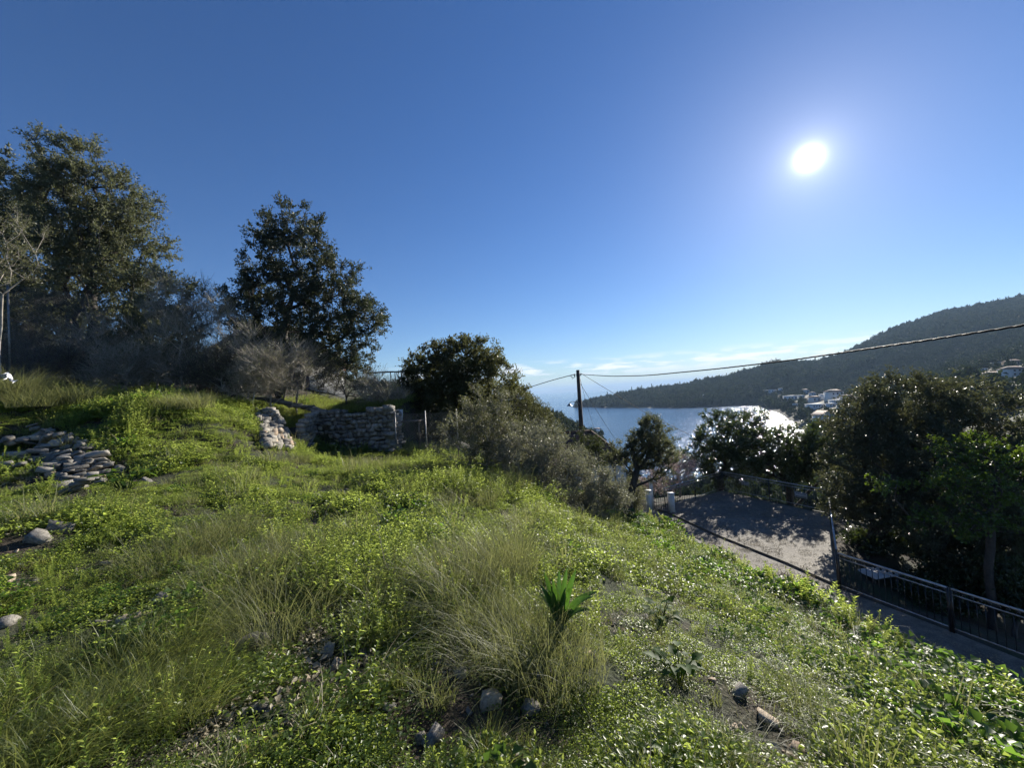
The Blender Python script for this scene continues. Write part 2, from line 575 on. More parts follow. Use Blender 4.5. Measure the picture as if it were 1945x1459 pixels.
def grid_mesh(name, xs, ys, zf, mat, smooth=True):
    X, Y = np.meshgrid(xs, ys)
    Z = zf(X, Y)
    V = np.stack([X, Y, Z], -1).reshape(-1, 3)
    nx = len(xs)
    i = np.arange(len(ys) - 1)[:, None] * nx + np.arange(nx - 1)[None, :]
    Q = np.stack([i, i + 1, i + nx + 1, i + nx], -1).reshape(-1, 4)
    return mesh_np(name, V, None, Q, mat, smooth=smooth)


xs = np.unique(np.concatenate([np.arange(-60, -18, 1.0), np.arange(-18, 16, .16), np.arange(16, 70, 1.5)]))
ys = np.unique(np.concatenate([np.arange(-8, 1, .5), np.arange(1, 22, .16), np.arange(22, 85, 1.5)]))
tag(link('ground', grid_mesh('ground', xs, ys, terrain, M['soil'])), kind='structure')


def sheet(name, poly, z, mat, thick=.1):
    n = len(poly)
    V = [(p[0], p[1], z) for p in poly] + [(p[0], p[1], z - thick) for p in poly]
    me = bpy.data.meshes.new(name)
    me.from_pydata(V, [], [list(range(n))] + [[i, i + n, (i + 1) % n + n, (i + 1) % n] for i in range(n)])
    me.materials.append(mat)
    me.update()
    return link(name, me)


road_poly = [(4.6, -6), (4.6, 18.0), (5.0, 18.75), (6.1, 18.6), (6.55, 18.0), (7.2, 15.2), (8.1, 12.4), (8.42, 10.9), (9.22, 8.9), (10.0, 6.6), (12.5, 1), (15, -6)]
pad_poly = [(6.6, 18.05), (6.35, 18.5), (10.55, 20.95), (12.55, 16.4), (8.47, 10.95), (8.13, 12.45), (7.23, 15.2)]
tag(sheet('road', road_poly, ROADZ + .004, M['concrete']), kind='structure')
tag(sheet('pavement', pad_poly, ROADZ + .06, M['concrete'], .2), kind='structure')

# ------------------------------------------------------------------ far land and sea
SEA = -40.0
th = np.linspace(0, 2 * math.pi, 129)[:-1]
rr = np.concatenate([[60], np.geomspace(120, 26000, 30)])
V = np.array([(r * math.sin(a), r * math.cos(a), SEA) for r in rr for a in th])
nn = 128
Q = [(i * nn + j, i * nn + (j + 1) % nn, (i + 1) * nn + (j + 1) % nn, (i + 1) * nn + j) for i in range(len(rr) - 1) for j in range(nn)]
tag(link('sea', mesh_np('sea', V, None, Q, M['sea'])), kind='structure')


def ptab(us, Ys, table):
    """height table over line-of-sight columns; returns z(t, Y) with t = X / Y"""
    ts = np.array([pdir(u, 748 - .0577 * (u - 972)) for u in us]); ts = ts[:, 0] / ts[:, 1]
    tab = np.asarray(table, float)

    def f(t, Y):
        t = np.asarray(t, float); Y = np.asarray(Y, float)
        ci = np.clip(np.interp(t, ts, np.arange(len(ts))), 0, len(ts) - 1.0001)
        ri = np.clip(np.interp(Y, Ys, np.arange(len(Ys))), 0, len(Ys) - 1.0001)
        c0 = ci.astype(int); r0 = ri.astype(int); fc = ci - c0; fr = ri - r0
        return (tab[r0, c0] * (1 - fc) * (1 - fr) + tab[r0, c0 + 1] * fc * (1 - fr) + tab[r0 + 1, c0] * (1 - fc) * fr + tab[r0 + 1, c0 + 1] * fc * fr)
    return f, ts


def vz(u, v, Y):
    return float(P(u, v, Y)[2])


def far_land(name, us, Ys, table, step_t, ystep, mat, amp, nscale):
    f, ts = ptab(us, Ys, table)

    def g(t, Y):
        z = f(t, Y)
        X = t * Y
        w = sstep(SEA - 1, SEA + 12, z)
        return z + (fbm(X, Y, nscale, 4) - .5) * amp * w
    tt = np.arange(ts[0], ts[-1], step_t); yy = np.arange(Ys[0], Ys[-1] + 1, ystep)
    TT, YY = np.meshgrid(tt, yy)
    Z = g(TT, YY)
    V = np.stack([TT * YY, YY, Z], -1).reshape(-1, 3)
    nx = len(tt)
    i = np.arange(len(yy) - 1)[:, None] * nx + np.arange(nx - 1)[None, :]
    Q = np.stack([i, i + 1, i + nx + 1, i + nx], -1).reshape(-1, 4)
    tag(link(name, mesh_np(name, V, None, Q, mat, smooth=True)), kind='structure')
    return g, ts


# headland that closes the bay; ridge line read off the photograph
usA = [1060, 1095, 1112, 1143, 1217, 1295, 1361, 1421, 1474, 1517, 1560, 1613, 1700, 1800]
skyA = [800, 778, 768, 760, 747, 737, 725, 712, 694, 694, 691, 676, 665, 655]
shoreA = [940, 935, 905, 850, 745, 665, 640, 630, 590, 560, 540, 520, 500, 480]
YsA = [440, 560, 620, 700, 780, 860, 940, 1040, 1160, 1400]
tabA = []
for Y in YsA:
    row = []
    for u, s, sh in zip(usA, skyA, shoreA):
        zr_ = vz(u, s, 1040)
        if u == 1060: row.append(-46); continue
        if Y < sh - 5: row.append(-45); continue
        k = min(1, (Y - sh) / (1040 - sh))
        z = -41 + (zr_ + 41) * (1 - (1 - k) ** 1.7)
        if k * 1 > .02: z = max(z, -38)
        if Y > 1040: z = zr_ - (Y - 1040) * .22
        row.append(z)
    tabA.append(row)
gA, tsA = far_land('headland_hill', usA, YsA, tabA, .004, 9, M['floor'], 9, 90)

usB = [1425, 1450, 1480, 1510, 1545, 1560, 1620, 1700, 1800, 1945, 2300]
YsB = [60, 150, 250, 340, 400, 530, 600, 800, 900, 1000, 1100, 1300]
tabB = [
    [-50, -50, -50, -46, -32, -28, -26, -24, -22, -20, -12],
    [-50, -50, -50, -45, -36, -32, -30, -27, -23, -17, -3],
    [-50, -50, -50, -45, -34, -31, -29, -25, -17, -7, 18],
    [-50, -50, -46, -39.5, -33, -30, -27, -21, -12, 0, 30],
    [-50, -48, -41.5, -36, -31, -29, -25, -18, -7, 7, 44],
    [-50, -40, -37, -33, -29, -27, -22, -12, 3, 26, 75],
    [-48, -38, -34, -30, -25, -22, -14, 2, 24, 54, 110]]
for Y in (800, 900, 1000, 1100):
    vs = {800: [790, 775, 757, 744, 728, 722, 690, 655, 625, 598, 540],
          900: [795, 777, 757, 741, 720, 712, 676, 638, 610, 582, 520],
          1000: [800, 782, 762, 745, 722, 712, 669, 631, 600, 572, 505],
          1100: [800, 787, 767, 750, 728, 718, 674, 632, 599, 572, 500]}[Y]
    tabB.append([vz(u, v, Y) for u, v in zip(usB, vs)])
tabB.append([max(-50, z - 60) for z in tabB[-1]])
gB, tsB = far_land('forested_hill', usB, YsB, tabB, .006, 10, M['floor'], 12, 110)

usL = [-600, 400, 700, 900, 1010, 1060, 1110, 1150, 1190]
YsL = [60, 120, 200, 300, 340, 420]
tabL = []
for Y, vv in ((60, None), (120, None), (200, [600, 700, 735, 765, 785, 805, 845, 880, 990]), (300, [600, 690, 729, 755, 769, 789, 815, 836, 870]),
              (340, [600, 690, 729, 757, 773, 792, 819, 840, 870]), (420, [640, 700, 745, 780, 800, 815, 830, 850, 870])):
    if vv is None:
        z0 = {60: [4, -2, -8, -13, -17, -19, -20, -22, -24], 120: [6, -2, -6, -15, -20, -24, -28, -31, -34]}[Y]
        tabL.append(z0)
    else:
        tabL.append([max(-46, vz(u, v + 9, Y)) for u, v in zip(usL, vv)])
gL, tsL = far_land('coastal_slope', usL, YsL, tabL, .009, 6, M['floor'], 3, 40)

# lower valley between the near ground and the far land (mostly behind trees)
usV = [1100, 1200, 1300, 1450, 1560, 1800, 2400]
YsV = [55, 90, 140, 200]
tabV = [[-24, -24, -24, -25, -26, -26, -24], [-31, -31, -31, -32, -31, -29, -20], [-37, -38, -39, -40, -35, -30, -18], [-48, -48, -48, -48, -36, -31, -14]]
gV, tsV = far_land('valley_floor', usV, YsV, tabV, .012, 3, M['floor'], 2, 20)

# far islands, three ridges on the horizon
for nm, pts, Y in (('far_island', [(1000, 745.5), (1020, 744), (1040, 745), (1060, 740), (1085, 736), (1100, 738), (1118, 743)], 21000),
                   ('farther_island', [(1104, 742.5), (1130, 735), (1150, 731.5), (1165, 733), (1185, 734.5), (1200, 732.2), (1215, 737), (1230, 738)], 24000)):
    Vv = []
    fine = np.linspace(pts[0][0], pts[-1][0], 60)
    vs = np.interp(fine, [p[0] for p in pts], [p[1] for p in pts]) + (fbm(fine, fine * 0, 7, 3) - .5) * 2.0
    for row, (dy, k) in enumerate(((-1500, 0), (-500, .6), (0, 1), (800, .7), (2000, 0))):
        for u, v in zip(fine, vs):
            top = P(u, v, Y)
            x = top[0] * (Y + dy) / Y
            Vv.append((x, Y + dy, SEA - 10 + max(0, top[2] - SEA + 10) * k))
    m_ = 60
    Q = [(r * m_ + c, r * m_ + c + 1, (r + 1) * m_ + c + 1, (r + 1) * m_ + c) for r in range(4) for c in range(m_ - 1)]
    tag(link(nm, mesh_np(nm, Vv, None, Q, M['island'], smooth=True)), kind='structure')


# ------------------------------------------------------------------ scatter by geometry nodes (for stuff only)
def proto_collection(name, meshes):
    col = bpy.data.collections.new(name)
    for i, me in enumerate(meshes):
        o = bpy.data.objects.new('%s_%02d' % (name, i), me)
        col.objects.link(o)
    return col


def scatter(name, col, nproto, pts, rots, scl, idx, parent=None):
    me = bpy.data.meshes.new(name)
    n = len(pts)
    me.vertices.add(n)
    me.vertices.foreach_set('co', np.asarray(pts, np.float32).ravel())
    a = me.attributes.new('rot', 'FLOAT_VECTOR', 'POINT'); a.data.foreach_set('vector', np.asarray(rots, np.float32).ravel())
    a = me.attributes.new('scl', 'FLOAT_VECTOR', 'POINT'); a.data.foreach_set('vector', np.asarray(scl, np.float32).ravel())
    a = me.attributes.new('idx', 'INT', 'POINT'); a.data.foreach_set('value', np.asarray(idx, np.int32))
    o = link(name, me, parent)
    ng = bpy.data.node_groups.new(name + '_nodes', 'GeometryNodeTree')
    ng.interface.new_socket('Geometry', in_out='INPUT', socket_type='NodeSocketGeometry')
    ng.interface.new_socket('Geometry', in_out='OUTPUT', socket_type='NodeSocketGeometry')
    gi = ng.nodes.new('NodeGroupInput'); go = ng.nodes.new('NodeGroupOutput')
    iop = ng.nodes.new('GeometryNodeInstanceOnPoints')
    ci = ng.nodes.new('GeometryNodeCollectionInfo')
    ci.inputs['Collection'].default_value = col
    ci.inputs['Separate Children'].default_value = True
    ci.inputs['Reset Children'].default_value = True

    def attr(nm, typ):
        q = ng.nodes.new('GeometryNodeInputNamedAttribute'); q.data_type = typ
        q.inputs['Name'].default_value = nm
        return q.outputs['Attribute']
    e2r = ng.nodes.new('FunctionNodeEulerToRotation')
    L = ng.links.new
    L(gi.outputs[0], iop.inputs['Points']); L(ci.outputs[0], iop.inputs['Instance'])
    iop.inputs['Pick Instance'].default_value = True
    L(attr('idx', 'INT'), iop.inputs['Instance Index'])
    L(attr('rot', 'FLOAT_VECTOR'), e2r.inputs[0]); L(e2r.outputs[0], iop.inputs['Rotation'])
    L(attr('scl', 'FLOAT_VECTOR'), iop.inputs['Scale'])
    L(iop.outputs[0], go.inputs[0])
    md = o.modifiers.new('scatter', 'NODES'); md.node_group = ng
    return o


# ------------------------------------------------------------------ leaves
def leaf_arrays(pos, dirs, nrm, L, Wd, fold=.25):
    """diamond leaves, two triangles each"""
    d = dirs / (np.linalg.norm(dirs, axis=1, keepdims=True) + 1e-9)
    s = np.cross(d, nrm); s /= np.linalg.norm(s, axis=1, keepdims=True) + 1e-9
    n = np.cross(s, d)
    L = np.broadcast_to(L, (len(pos),))[:, None]; Wd = np.broadcast_to(Wd, (len(pos),))[:, None]
    b = pos; t = pos + d * L - n * L * .12
    l = pos + d * L * .45 + s * Wd * .5 + n * Wd * fold
    r = pos + d * L * .45 - s * Wd * .5 + n * Wd * fold
    V = np.stack([b, l, t, r], 1).reshape(-1, 3)
    k = np.arange(len(pos))[:, None] * 4
    T = np.concatenate([k + [0, 2, 1], k + [0, 3, 2]], 1).reshape(-1, 3)
    return V, T


def rdir(rs, n):
    v = rs.normal(size=(n, 3)); return v / np.linalg.norm(v, axis=1, keepdims=True)


def blades(rs, n, r0, h, lean, w, segs=3, droop=.5, hvar=.4, cen=(0, 0, 0), bias=None):
    """grass blades as narrow ribbons arching out from a tuft"""
    a = rs.rand(n) * 2 * math.pi
    rad0 = r0 * np.sqrt(rs.rand(n))
    base = np.stack([np.cos(a) * rad0, np.sin(a) * rad0, np.zeros(n)], 1) + np.array(cen)
    a2 = a + rs.normal(size=n) * 1.1
    out = np.stack([np.cos(a2), np.sin(a2), np.zeros(n)], 1)
    if bias is not None: out = out + np.array(bias)
    ln = h * (1 - hvar * rs.rand(n))
    le = lean * (0.25 + rs.rand(n))
    wv = w * (.6 + .8 * rs.rand(n))
    side = np.cross(out, [0, 0, 1.0]); side /= np.linalg.norm(side, axis=1, keepdims=True) + 1e-9
    ph = rs.rand(n) * math.pi
    side = side * np.cos(ph)[:, None] + out * np.sin(ph)[:, None] * .6
    rows = []
    for i in range(segs + 1):
        t = i / segs
        q = base + np.array([0, 0, 1.0]) * (ln * (t - droop * le * t ** 2.4))[:, None] + out * (ln * le * t ** 1.7)[:, None]
        ww = wv * (1 - t ** 1.6) * .5 + .0002
        if i == segs: rows.append(q[:, None, :])
        else: rows.append(np.stack([q - side * ww[:, None], q + side * ww[:, None]], 1))
    V = np.concatenate(rows, 1)
    m = V.shape[1]
    k = np.arange(n)[:, None] * m
    T = []
    for i in range(segs - 1):
        j = 2 * i
        T += [k + [j, j + 1, j + 3], k + [j, j + 3, j + 2]]
    j = 2 * (segs - 1)
    T.append(k + [j, j + 1, j + 2])
    nt_ = len(T)
    T = np.stack(T, 1).reshape(-1, 3)
    var = np.repeat(rs.rand(n), nt_)
    return V.reshape(-1, 3), T, var


def herb_mesh(seed, kind):
    rs = R(seed)
    P_, D_, N_, L_, W_ = [], [], [], [], []
    stems = []
    if kind == 'herb':
        ns, hh, sp = rs.randint(9, 14), .17, .11
        for s in range(ns):
            a = rs.rand() * 6.28; r = sp * math.sqrt(rs.rand())
            b = np.array([math.cos(a) * r, math.sin(a) * r, -.03]); h = hh * (.5 + .8 * rs.rand())
            tip = b + np.array([math.cos(a) * .05, math.sin(a) * .05, h]) + rs.normal(size=3) * .015
            stems.append((b, tip))
            nl = 14
            for i in range(nl):
                t = .25 + .75 * i / nl
                q = b + (tip - b) * t
                aa = i * 2.4 + rs.rand() * .5
                up = .15 + .9 * t ** 3
                d = np.array([math.cos(aa), math.sin(aa), up])
                P_.append(q); D_.append(d); N_.append(np.array([-math.cos(aa) * .4, -math.sin(aa) * .4, 1.0]) + rs.normal(size=3) * .35)
                l = (.030 * (1 - .45 * t)) * (.7 + .6 * rs.rand()); L_.append(l); W_.append(l * .52)
    elif kind == 'mat':
        n = 210
        for i in range(n):
            a = rs.rand() * 6.28; r = .16 * math.sqrt(rs.rand())
            z = .055 * (1 - (r / .16) ** 2) * (.5 + .6 * rs.rand()) + .004
            aa = rs.rand() * 6.28
            P_.append(np.array([math.cos(a) * r, math.sin(a) * r, z])); D_.append(np.array([math.cos(aa), math.sin(aa), .35 * rs.rand()]))
            N_.append(np.array([0, 0, 1.0]) + rs.normal(size=3) * .4)
            l = .017 * (.6 + .8 * rs.rand()); L_.append(l); W_.append(l * .75)
    elif kind == 'broad':
        n = 46
        for i in range(n):
            a = rs.rand() * 6.28; r = .15 * math.sqrt(rs.rand())
            z = .05 + .15 * rs.rand() * (1 - (r / .2) ** 2)
            b = np.array([math.cos(a) * r, math.sin(a) * r, z])
            aa = a + rs.normal() * .8
            if i % 3 == 0: stems.append((b * [.4, .4, 0], b))
            P_.append(b); D_.append(np.array([math.cos(aa), math.sin(aa), .1 + .5 * rs.rand()]))
            N_.append(np.array([0, 0, 1.0]) + rs.normal(size=3) * .3)
            l = .060 * (.55 + .8 * rs.rand()); L_.append(l); W_.append(l * .85)
    elif kind == 'spurge':
        ns = rs.randint(3, 6)
        for s in range(ns):
            a = rs.rand() * 6.28; r = .06 * rs.rand()
            b = np.array([math.cos(a) * r, math.sin(a) * r, -.03]); h = .36 * (.6 + .6 * rs.rand())
            tip = b + np.array([math.cos(a) * .06, math.sin(a) * .06, h])
            stems.append((b, tip))
            nl = 46
            for i in range(nl):
                t = .12 + .88 * i / nl
                q = b + (tip - b) * t
                aa = i * 2.4
                P_.append(q); D_.append(np.array([math.cos(aa), math.sin(aa), .35 + .5 * t]))
                N_.append(np.array([-math.cos(aa) * .5, -math.sin(aa) * .5, 1.0]) + rs.normal(size=3) * .2)
                l = .034 * (.7 + .5 * rs.rand()); L_.append(l); W_.append(l * .5)
    elif kind == 'litter':
        for i in range(26):
            a = rs.rand() * 6.28; r = .16 * math.sqrt(rs.rand()); aa = rs.rand() * 6.28
            P_.append(np.array([math.cos(a) * r, math.sin(a) * r, .008 + .02 * rs.rand()])); D_.append(np.array([math.cos(aa), math.sin(aa), rs.normal() * .35]))
            N_.append(np.array([0, 0, 1.0]) + rs.normal(size=3) * .6)
            l = .032 * (.5 + .9 * rs.rand()); L_.append(l); W_.append(l * .6)
    V, T = leaf_arrays(np.array(P_), np.array(D_), np.array(N_), np.array(L_), np.array(W_))
    var = np.repeat(rs.rand(len(P_)), 2)
    if stems:
        Vs, Qs, _ = tube_arrays([np.array([a, b]) for a, b in stems], [np.array([.0016, .0009])] * len(stems), 3, False)
        Ts = np.concatenate([Qs[:, [0, 1, 2]], Qs[:, [0, 2, 3]]]) + len(V)
        V = np.concatenate([V, Vs]); T = np.concatenate([T, Ts]); var = np.concatenate([var, np.full(len(Ts), .5)])
    m = {'herb': M['herb'], 'mat': M['mat_herb'], 'broad': M['broad'], 'spurge': M['herb'], 'litter': M['straw']}[kind]
    return mesh_np('plant', V, T, None, m, var=var)


def tuft_mesh(seed, n, r0, h, lean, w, mat, segs=3):
    V, T, var = blades(R(seed), n, r0, h, lean, w, segs)
    return mesh_np('tuft', V, T, None, mat, var=var)


def visible_field(n, rs, ymin=1.0, ymax=16.0, power=1.0):
    """points spread over the meadow in front of the camera, closer together near the camera"""
    y = (ymin ** power + rs.rand(n) * (ymax ** power - ymin ** power)) ** (1 / power)
    t = -1.6 + 3.2 * rs.rand(n)
    return t * y, y


def meadow_mask(x, y):
    m = (x < edge_x(y) + .12) & (x > -22)
    m &= ~((y > 13.9) & (x > -7.2) & (x < -4.2) & (y < 14.35))
    return m


# zones of the meadow, from ground points under the photograph's features
EXC = []
Z_BARE = [(G(450, 1420), .45), (G(620, 1200), .45), (G(640, 1290), .35), (G(430, 1340), .25), (G(880, 1250), .3), (G(1450, 1400), .4), (G(100, 890), 1.1), (G(1150, 1180), .25)]


# loose stones in the meadow
LS = [
    ((255, 1180), .20, .09, .07, 'w', .5, 'long cream coloured stone with a rusty end'),
    ((312, 1150), .16, .12, .10, 'd', .1, 'mottled grey stone behind the long cream one'),
    ((192, 1188), .10, .06, .04, 'm', .2, 'small grey stone left of the long cream one'),
    ((462, 1232), .21, .13, .08, 'd', .3, 'large flat brown rock with a sharp upper edge'),
    ((500, 1222), .08, .07, .06, 'm', .9, 'grey and white spotted stone touching the flat brown rock'),
    ((624, 1248), .07, .05, .11, 'm', .1, 'upright whitish block in the bare earth patch'),
    ((640, 1272), .06, .05, .09, 'w', .6, 'leaning buff block below the whitish one'),
    ((517, 1258), .07, .06, .04, 'w', .4, 'orange tinted stone under the flat brown rock'),
    ((582, 1300), .05, .04, .06, 'w', .9, 'small split tan stone'),
    ((750, 1238), .06, .05, .05, 'm', .2, 'pale grey cobble left of the dark hollow'),
    ((740, 1350), .07, .04, .03, 'm', .1, 'white wedge of stone lying flat'),
    ((560, 1362), .05, .04, .03, 'w', .8, 'yellowish chip near the bottom'),
    ((495, 1350), .09, .05, .04, 'd', .3, 'grey brown slab chip near the bottom litter'),
    ((825, 1415), .10, .06, .09, 'm', .9, 'angular whitish stone near the bottom edge'),
    ((800, 1412), .05, .04, .06, 'm', .4, 'small pale stone left of the angular whitish one'),
    ((930, 1345), .11, .07, .11, 'w', .4, 'pointed cream rock with a dark side, standing upright'),
    ((1010, 1352), .08, .07, .07, 'm', .7, 'grey flat topped stone right of the pointed cream rock'),
    ((875, 1285), .06, .05, .06, 'd', .7, 'dim stone in the shade below the largest tussock'),
    ((1125, 1258), .05, .04, .09, 'w', .3, 'orange brown pointed stone below the squill'),
    ((1025, 1290), .04, .03, .07, 'm', .3, 'thin white splinter stone'),
    ((1240, 1130), .26, .12, .06, 'm', .2, 'long pale slab right of the squill'),
    ((1458, 1372), .11, .06, .04, 'w', -.5, 'tilted tan slab on the lower slope'),
    ((1512, 1432), .09, .06, .06, 'w', .9, 'broken warm rock below the tilted tan slab'),
    ((1405, 1318), .10, .06, .05, 'm', .3, 'dusty grey stone above the tilted tan slab'),
    ((1925, 1400), .22, .14, .10, 'm', .4, 'grey stone half buried at the right edge'),
    ((75, 1028), .18, .14, .12, 'm', .3, 'rounded whitish stone below the collapsed slabs'),
    ((115, 1010), .24, .16, .14, 'd', .5, 'dark rough stone beside the rounded whitish one'),
    ((8, 1108), .14, .1, .07, 'w', .2, 'cream stone cut by the left edge, upper one'),
    ((6, 1192), .12, .1, .08, 'm', .2, 'grey stone cut by the left edge, lower one'),
    ((202, 1072), .10, .07, .04, 'm', .4, 'small white chip on the left meadow'),
    ((282, 915), .26, .08, .05, 'm', -.3, 'long white stone on the dark green plant right of the heap'),
    ((228, 898), .18, .15, .16, 'm', .2, 'pale upright stone at the right end of the heap'),
    ((710, 1055), .12, .09, .07, 'm', .4, 'pale stone hidden in the middle herbs'),
    ((1120, 1000), .22, .14, .2, 'm', .5, 'grey stone on the crest below the silvery bush'),
    ((645, 862), .34, .2, .12, 'm', -.3, 'pale slab below the foot of the stone wall'),
    ((318, 858), .15, .1, .06, 'm', .2, 'tiny white stone in the upper meadow')]
for q in LS:
    g_ = G(*q[0]); EXC.append((g_[0], g_[1] - .04 * g_[1] ** .5, max(q[1], q[3]) * 1.25 + .07))
g_ = G(1063, 1232); EXC.append((g_[0], g_[1] - .12, .26))
for u_, v_, r_ in ((505, 860, .7), (530, 870, .7), (520, 820, .7), (590, 850, .7), (650, 870, .7), (700, 870, .7), (740, 870, .6), (90, 850, .35), (120, 880, .4), (160, 895, .4), (60, 870, .25), (195, 900, .25), (150, 925, .35)):
    g_ = G(u_, v_); EXC.append((g_[0], g_[1], r_))


def clear_of(x, y):
    k = np.ones_like(x, dtype=bool)
    for a, b, r in EXC: k &= (x - a) ** 2 + (y - b) ** 2 > r * r
    return k


def bare(x, y):
    b = np.zeros_like(x)
    for c, r in Z_BARE:
        d2 = ((x - c[0]) ** 2 + (y - c[1]) ** 2) / (r * r)
        b = np.maximum(b, np.exp(-d2))
    return b


def place(name, kind_meshes, n, dens, smin, smax, seed, ymin=1.0, ymax=16.0, power=1.0, grow=.04, tilt=.15, lift=0.0, zsc=(.8, 1.3), leak=.06, lump=.8):
    rs = R(seed)
    x, y = visible_field(n, rs, ymin, ymax, power)
    keep = meadow_mask(x, y) & (rs.rand(n) < dens(x, y)) & (clear_of(x, y) | (rs.rand(n) < leak))
    x, y = x[keep], y[keep]
    z = terrain(x, y) + lift
    m = len(x)
    s = (smin + (smax - smin) * rs.rand(m) ** 1.5) * (1 + grow * y)
    if lump: s = s * (.55 + lump * sstep(.33, .68, fbm(x + 5, y - 3, .8, 2)))
    rot = np.stack([rs.normal(size=m) * tilt, rs.normal(size=m) * tilt, rs.rand(m) * 6.28], 1)
    sc = np.stack([s, s, s * (zsc[0] + (zsc[1] - zsc[0]) * rs.rand(m))], 1)
    col = proto_collection(name + '_plants', kind_meshes)
    o = scatter(name, col, len(kind_meshes), np.stack([x, y, z], 1), rot, sc, rs.randint(0, len(kind_meshes), m))
    tag(o, kind='stuff')
    print(name, m)
    return o


def d_herb(x, y):
    n = fbm(x, y, 1.7, 3); near = sstep(1.8, 4.2, y)
    return np.clip((.30 + .85 * near) * sstep(.36, .60, n) + .10 + .4 * sstep(6.5, 9, y), 0, 1) * np.maximum(.25 + .75 * sstep(.38, .56, fbm(x + 5, y - 3, .8, 2)), sstep(6.5, 9, y) * .8) * (1 - bare(x, y)) * (1 - .7 * sstep(2.4, 3.2, x))


def d_mat(x, y):
    return np.clip(-.1 + 1.7 * sstep(.36, .58, fbm(x + 30, y, .55, 3)) - .35 * sstep(3, 8, y), .20 + .25 * sstep(6, 9, y), 1) * (1 - .92 * bare(x, y))


def d_grass(x, y):
    return np.clip(sstep(.38, .62, fbm(x - 9, y + 4, 1.4, 3)) + .15, 0, 1) * (1 - .8 * bare(x, y))


def d_broad(x, y):
    k = sstep(1.2, 3.0, x - .05 * y) * sstep(.25, .5, fbm(x + 3, y + 8, 1.0, 2))
    return np.clip(k + .5 * sstep(.66, .74, fbm(x + 50, y, .9, 2)), 0, 1) * (1 - bare(x, y))


def d_spurge(x, y):
    k = sstep(-2.2, -4.5, x) * sstep(.42, .58, fbm(x + 21, y - 8, 1.3, 2)) * (y < 9)
    return np.clip(k + .10 * sstep(.6, .7, fbm(x + 71, y, 1.0, 2)), 0, 1) * (1 - bare(x, y))


def d_litter(x, y):
    return np.clip(.07 + .9 * bare(x, y), 0, 1) * (1 - sstep(6, 9, y))


HM = [herb_mesh(i, 'herb') for i in range(6)]
place('meadow_herbs', HM, 34000, d_herb, .6, 1.2, 1, 1.0, 15.5, 1.35, .035, zsc=(.6, 1.1))
place('chickweed_mat', [herb_mesh(20 + i, 'mat') for i in range(5)], 26000, d_mat, .7, 1.4, 2, .9, 14, 1.15, .05, leak=.12)
place('meadow_grass', [tuft_mesh(40 + i, 40, .05, .15, .8, .004, M['grass']) for i in range(5)], 7000, d_grass, .6, 1.3, 3, .9, 15, 1.2, .03)
place('bank_foliage', [herb_mesh(60 + i, 'broad') for i in range(6)], 14000, d_broad, 1.0 * .45, .85, 4, 1.0, 18, 1.3, .03)
place('spurge_plants', [herb_mesh(80 + i, 'spurge') for i in range(5)], 3000, d_spurge, .5, 1.0, 5, 1.3, 11, 1.2, .01)
rs_ = R(88)
place('verge_plants', [herb_mesh(70 + i, 'broad') for i in range(4)] + [herb_mesh(85 + i, 'spurge') for i in range(2)] + HM[:3], 16000,
      lambda x, y: np.clip(1 - np.abs(x - edge_x(y) + .25) / .5, 0, 1) * .8, .8, 1.35, 8, 2.0, 18.5, 1.4, .03, tilt=.3)
place('dead_stalks', [tuft_mesh(170 + i, 6, .05, .22, 1.5, .003, M['straw']) for i in range(5)], 3400, lambda x, y: np.clip(.25 + .5 * fbm(x, y + 60, 1.2, 2), 0, 1), .7, 1.5, 9, 1.0, 13, 1.2, .02, tilt=.5)
place('leaf_litter', [herb_mesh(90 + i, 'litter') for i in range(4)], 16000, d_litter, .7, 1.2, 6, .9, 9, 1.1, .02, tilt=.05)
place('dry_grass', [tuft_mesh(100 + i, 60, .07, .28, 1.0, .0035, M['dry']) for i in range(5)], 3000,
      lambda x, y: np.clip(sstep(.46, .62, fbm(x - 19, y + 14, 1.8, 3)) * .9 + .08, 0, 1) * (1 - .9 * bare(x, y)), .6, 1.5, 7, 1.2, 15.5, 1.3, .03)


# grass on the cottage terrace
rs = R(77); n = 1500
x = -9.5 + 5.4 * rs.rand(n); y = 14.45 + 5 * rs.rand(n)
kk = terrain(x, y) > -1.0; x, y = x[kk], y[kk]; m = len(x)
tag(scatter('terrace_grass', proto_collection('terrace_grass_protos', [tuft_mesh(140 + i, 50, .09, .26, .7, .008, M['grass']) for i in range(3)] + HM[:3]), 6,
            np.stack([x, y, terrain(x, y)], 1), rs.rand(m, 3) * [.2, .2, 6.28], np.repeat((.8 + .7 * rs.rand(m))[:, None], 3, 1), rs.randint(0, 6, m)), kind='stuff')
# dead leaves blown over the paved bay and the road
rs = R(78); n = 5200
x = 4.9 + 7.8 * rs.rand(n); y = 2 + 19 * rs.rand(n)
sdp = poly_sd(x, y, np.array(pad_poly)); sdr = poly_sd(x, y, np.array(road_poly))
kk = ((sdp < -.1) | (sdr < -.05)) & (rs.rand(n) < .12 + .75 * np.exp(-np.abs(np.maximum(sdp, sdr)) / .35) + .3 * sstep(.5, .65, fbm(x, y, 1.2, 3)))
x, y, sdp = x[kk], y[kk], sdp[kk]; m = len(x)
tag(scatter('fallen_leaves', proto_collection('fallen_leaf_protos', [herb_mesh(190 + i, 'litter') for i in range(3)]), 3,
            np.stack([x, y, np.where(sdp < 0, ROADZ + .064, ROADZ + .006)], 1), rs.rand(m, 3) * [0, 0, 6.28], np.repeat((.5 + .6 * rs.rand(m))[:, None], 3, 1), rs.randint(0, 3, m)), kind='stuff')


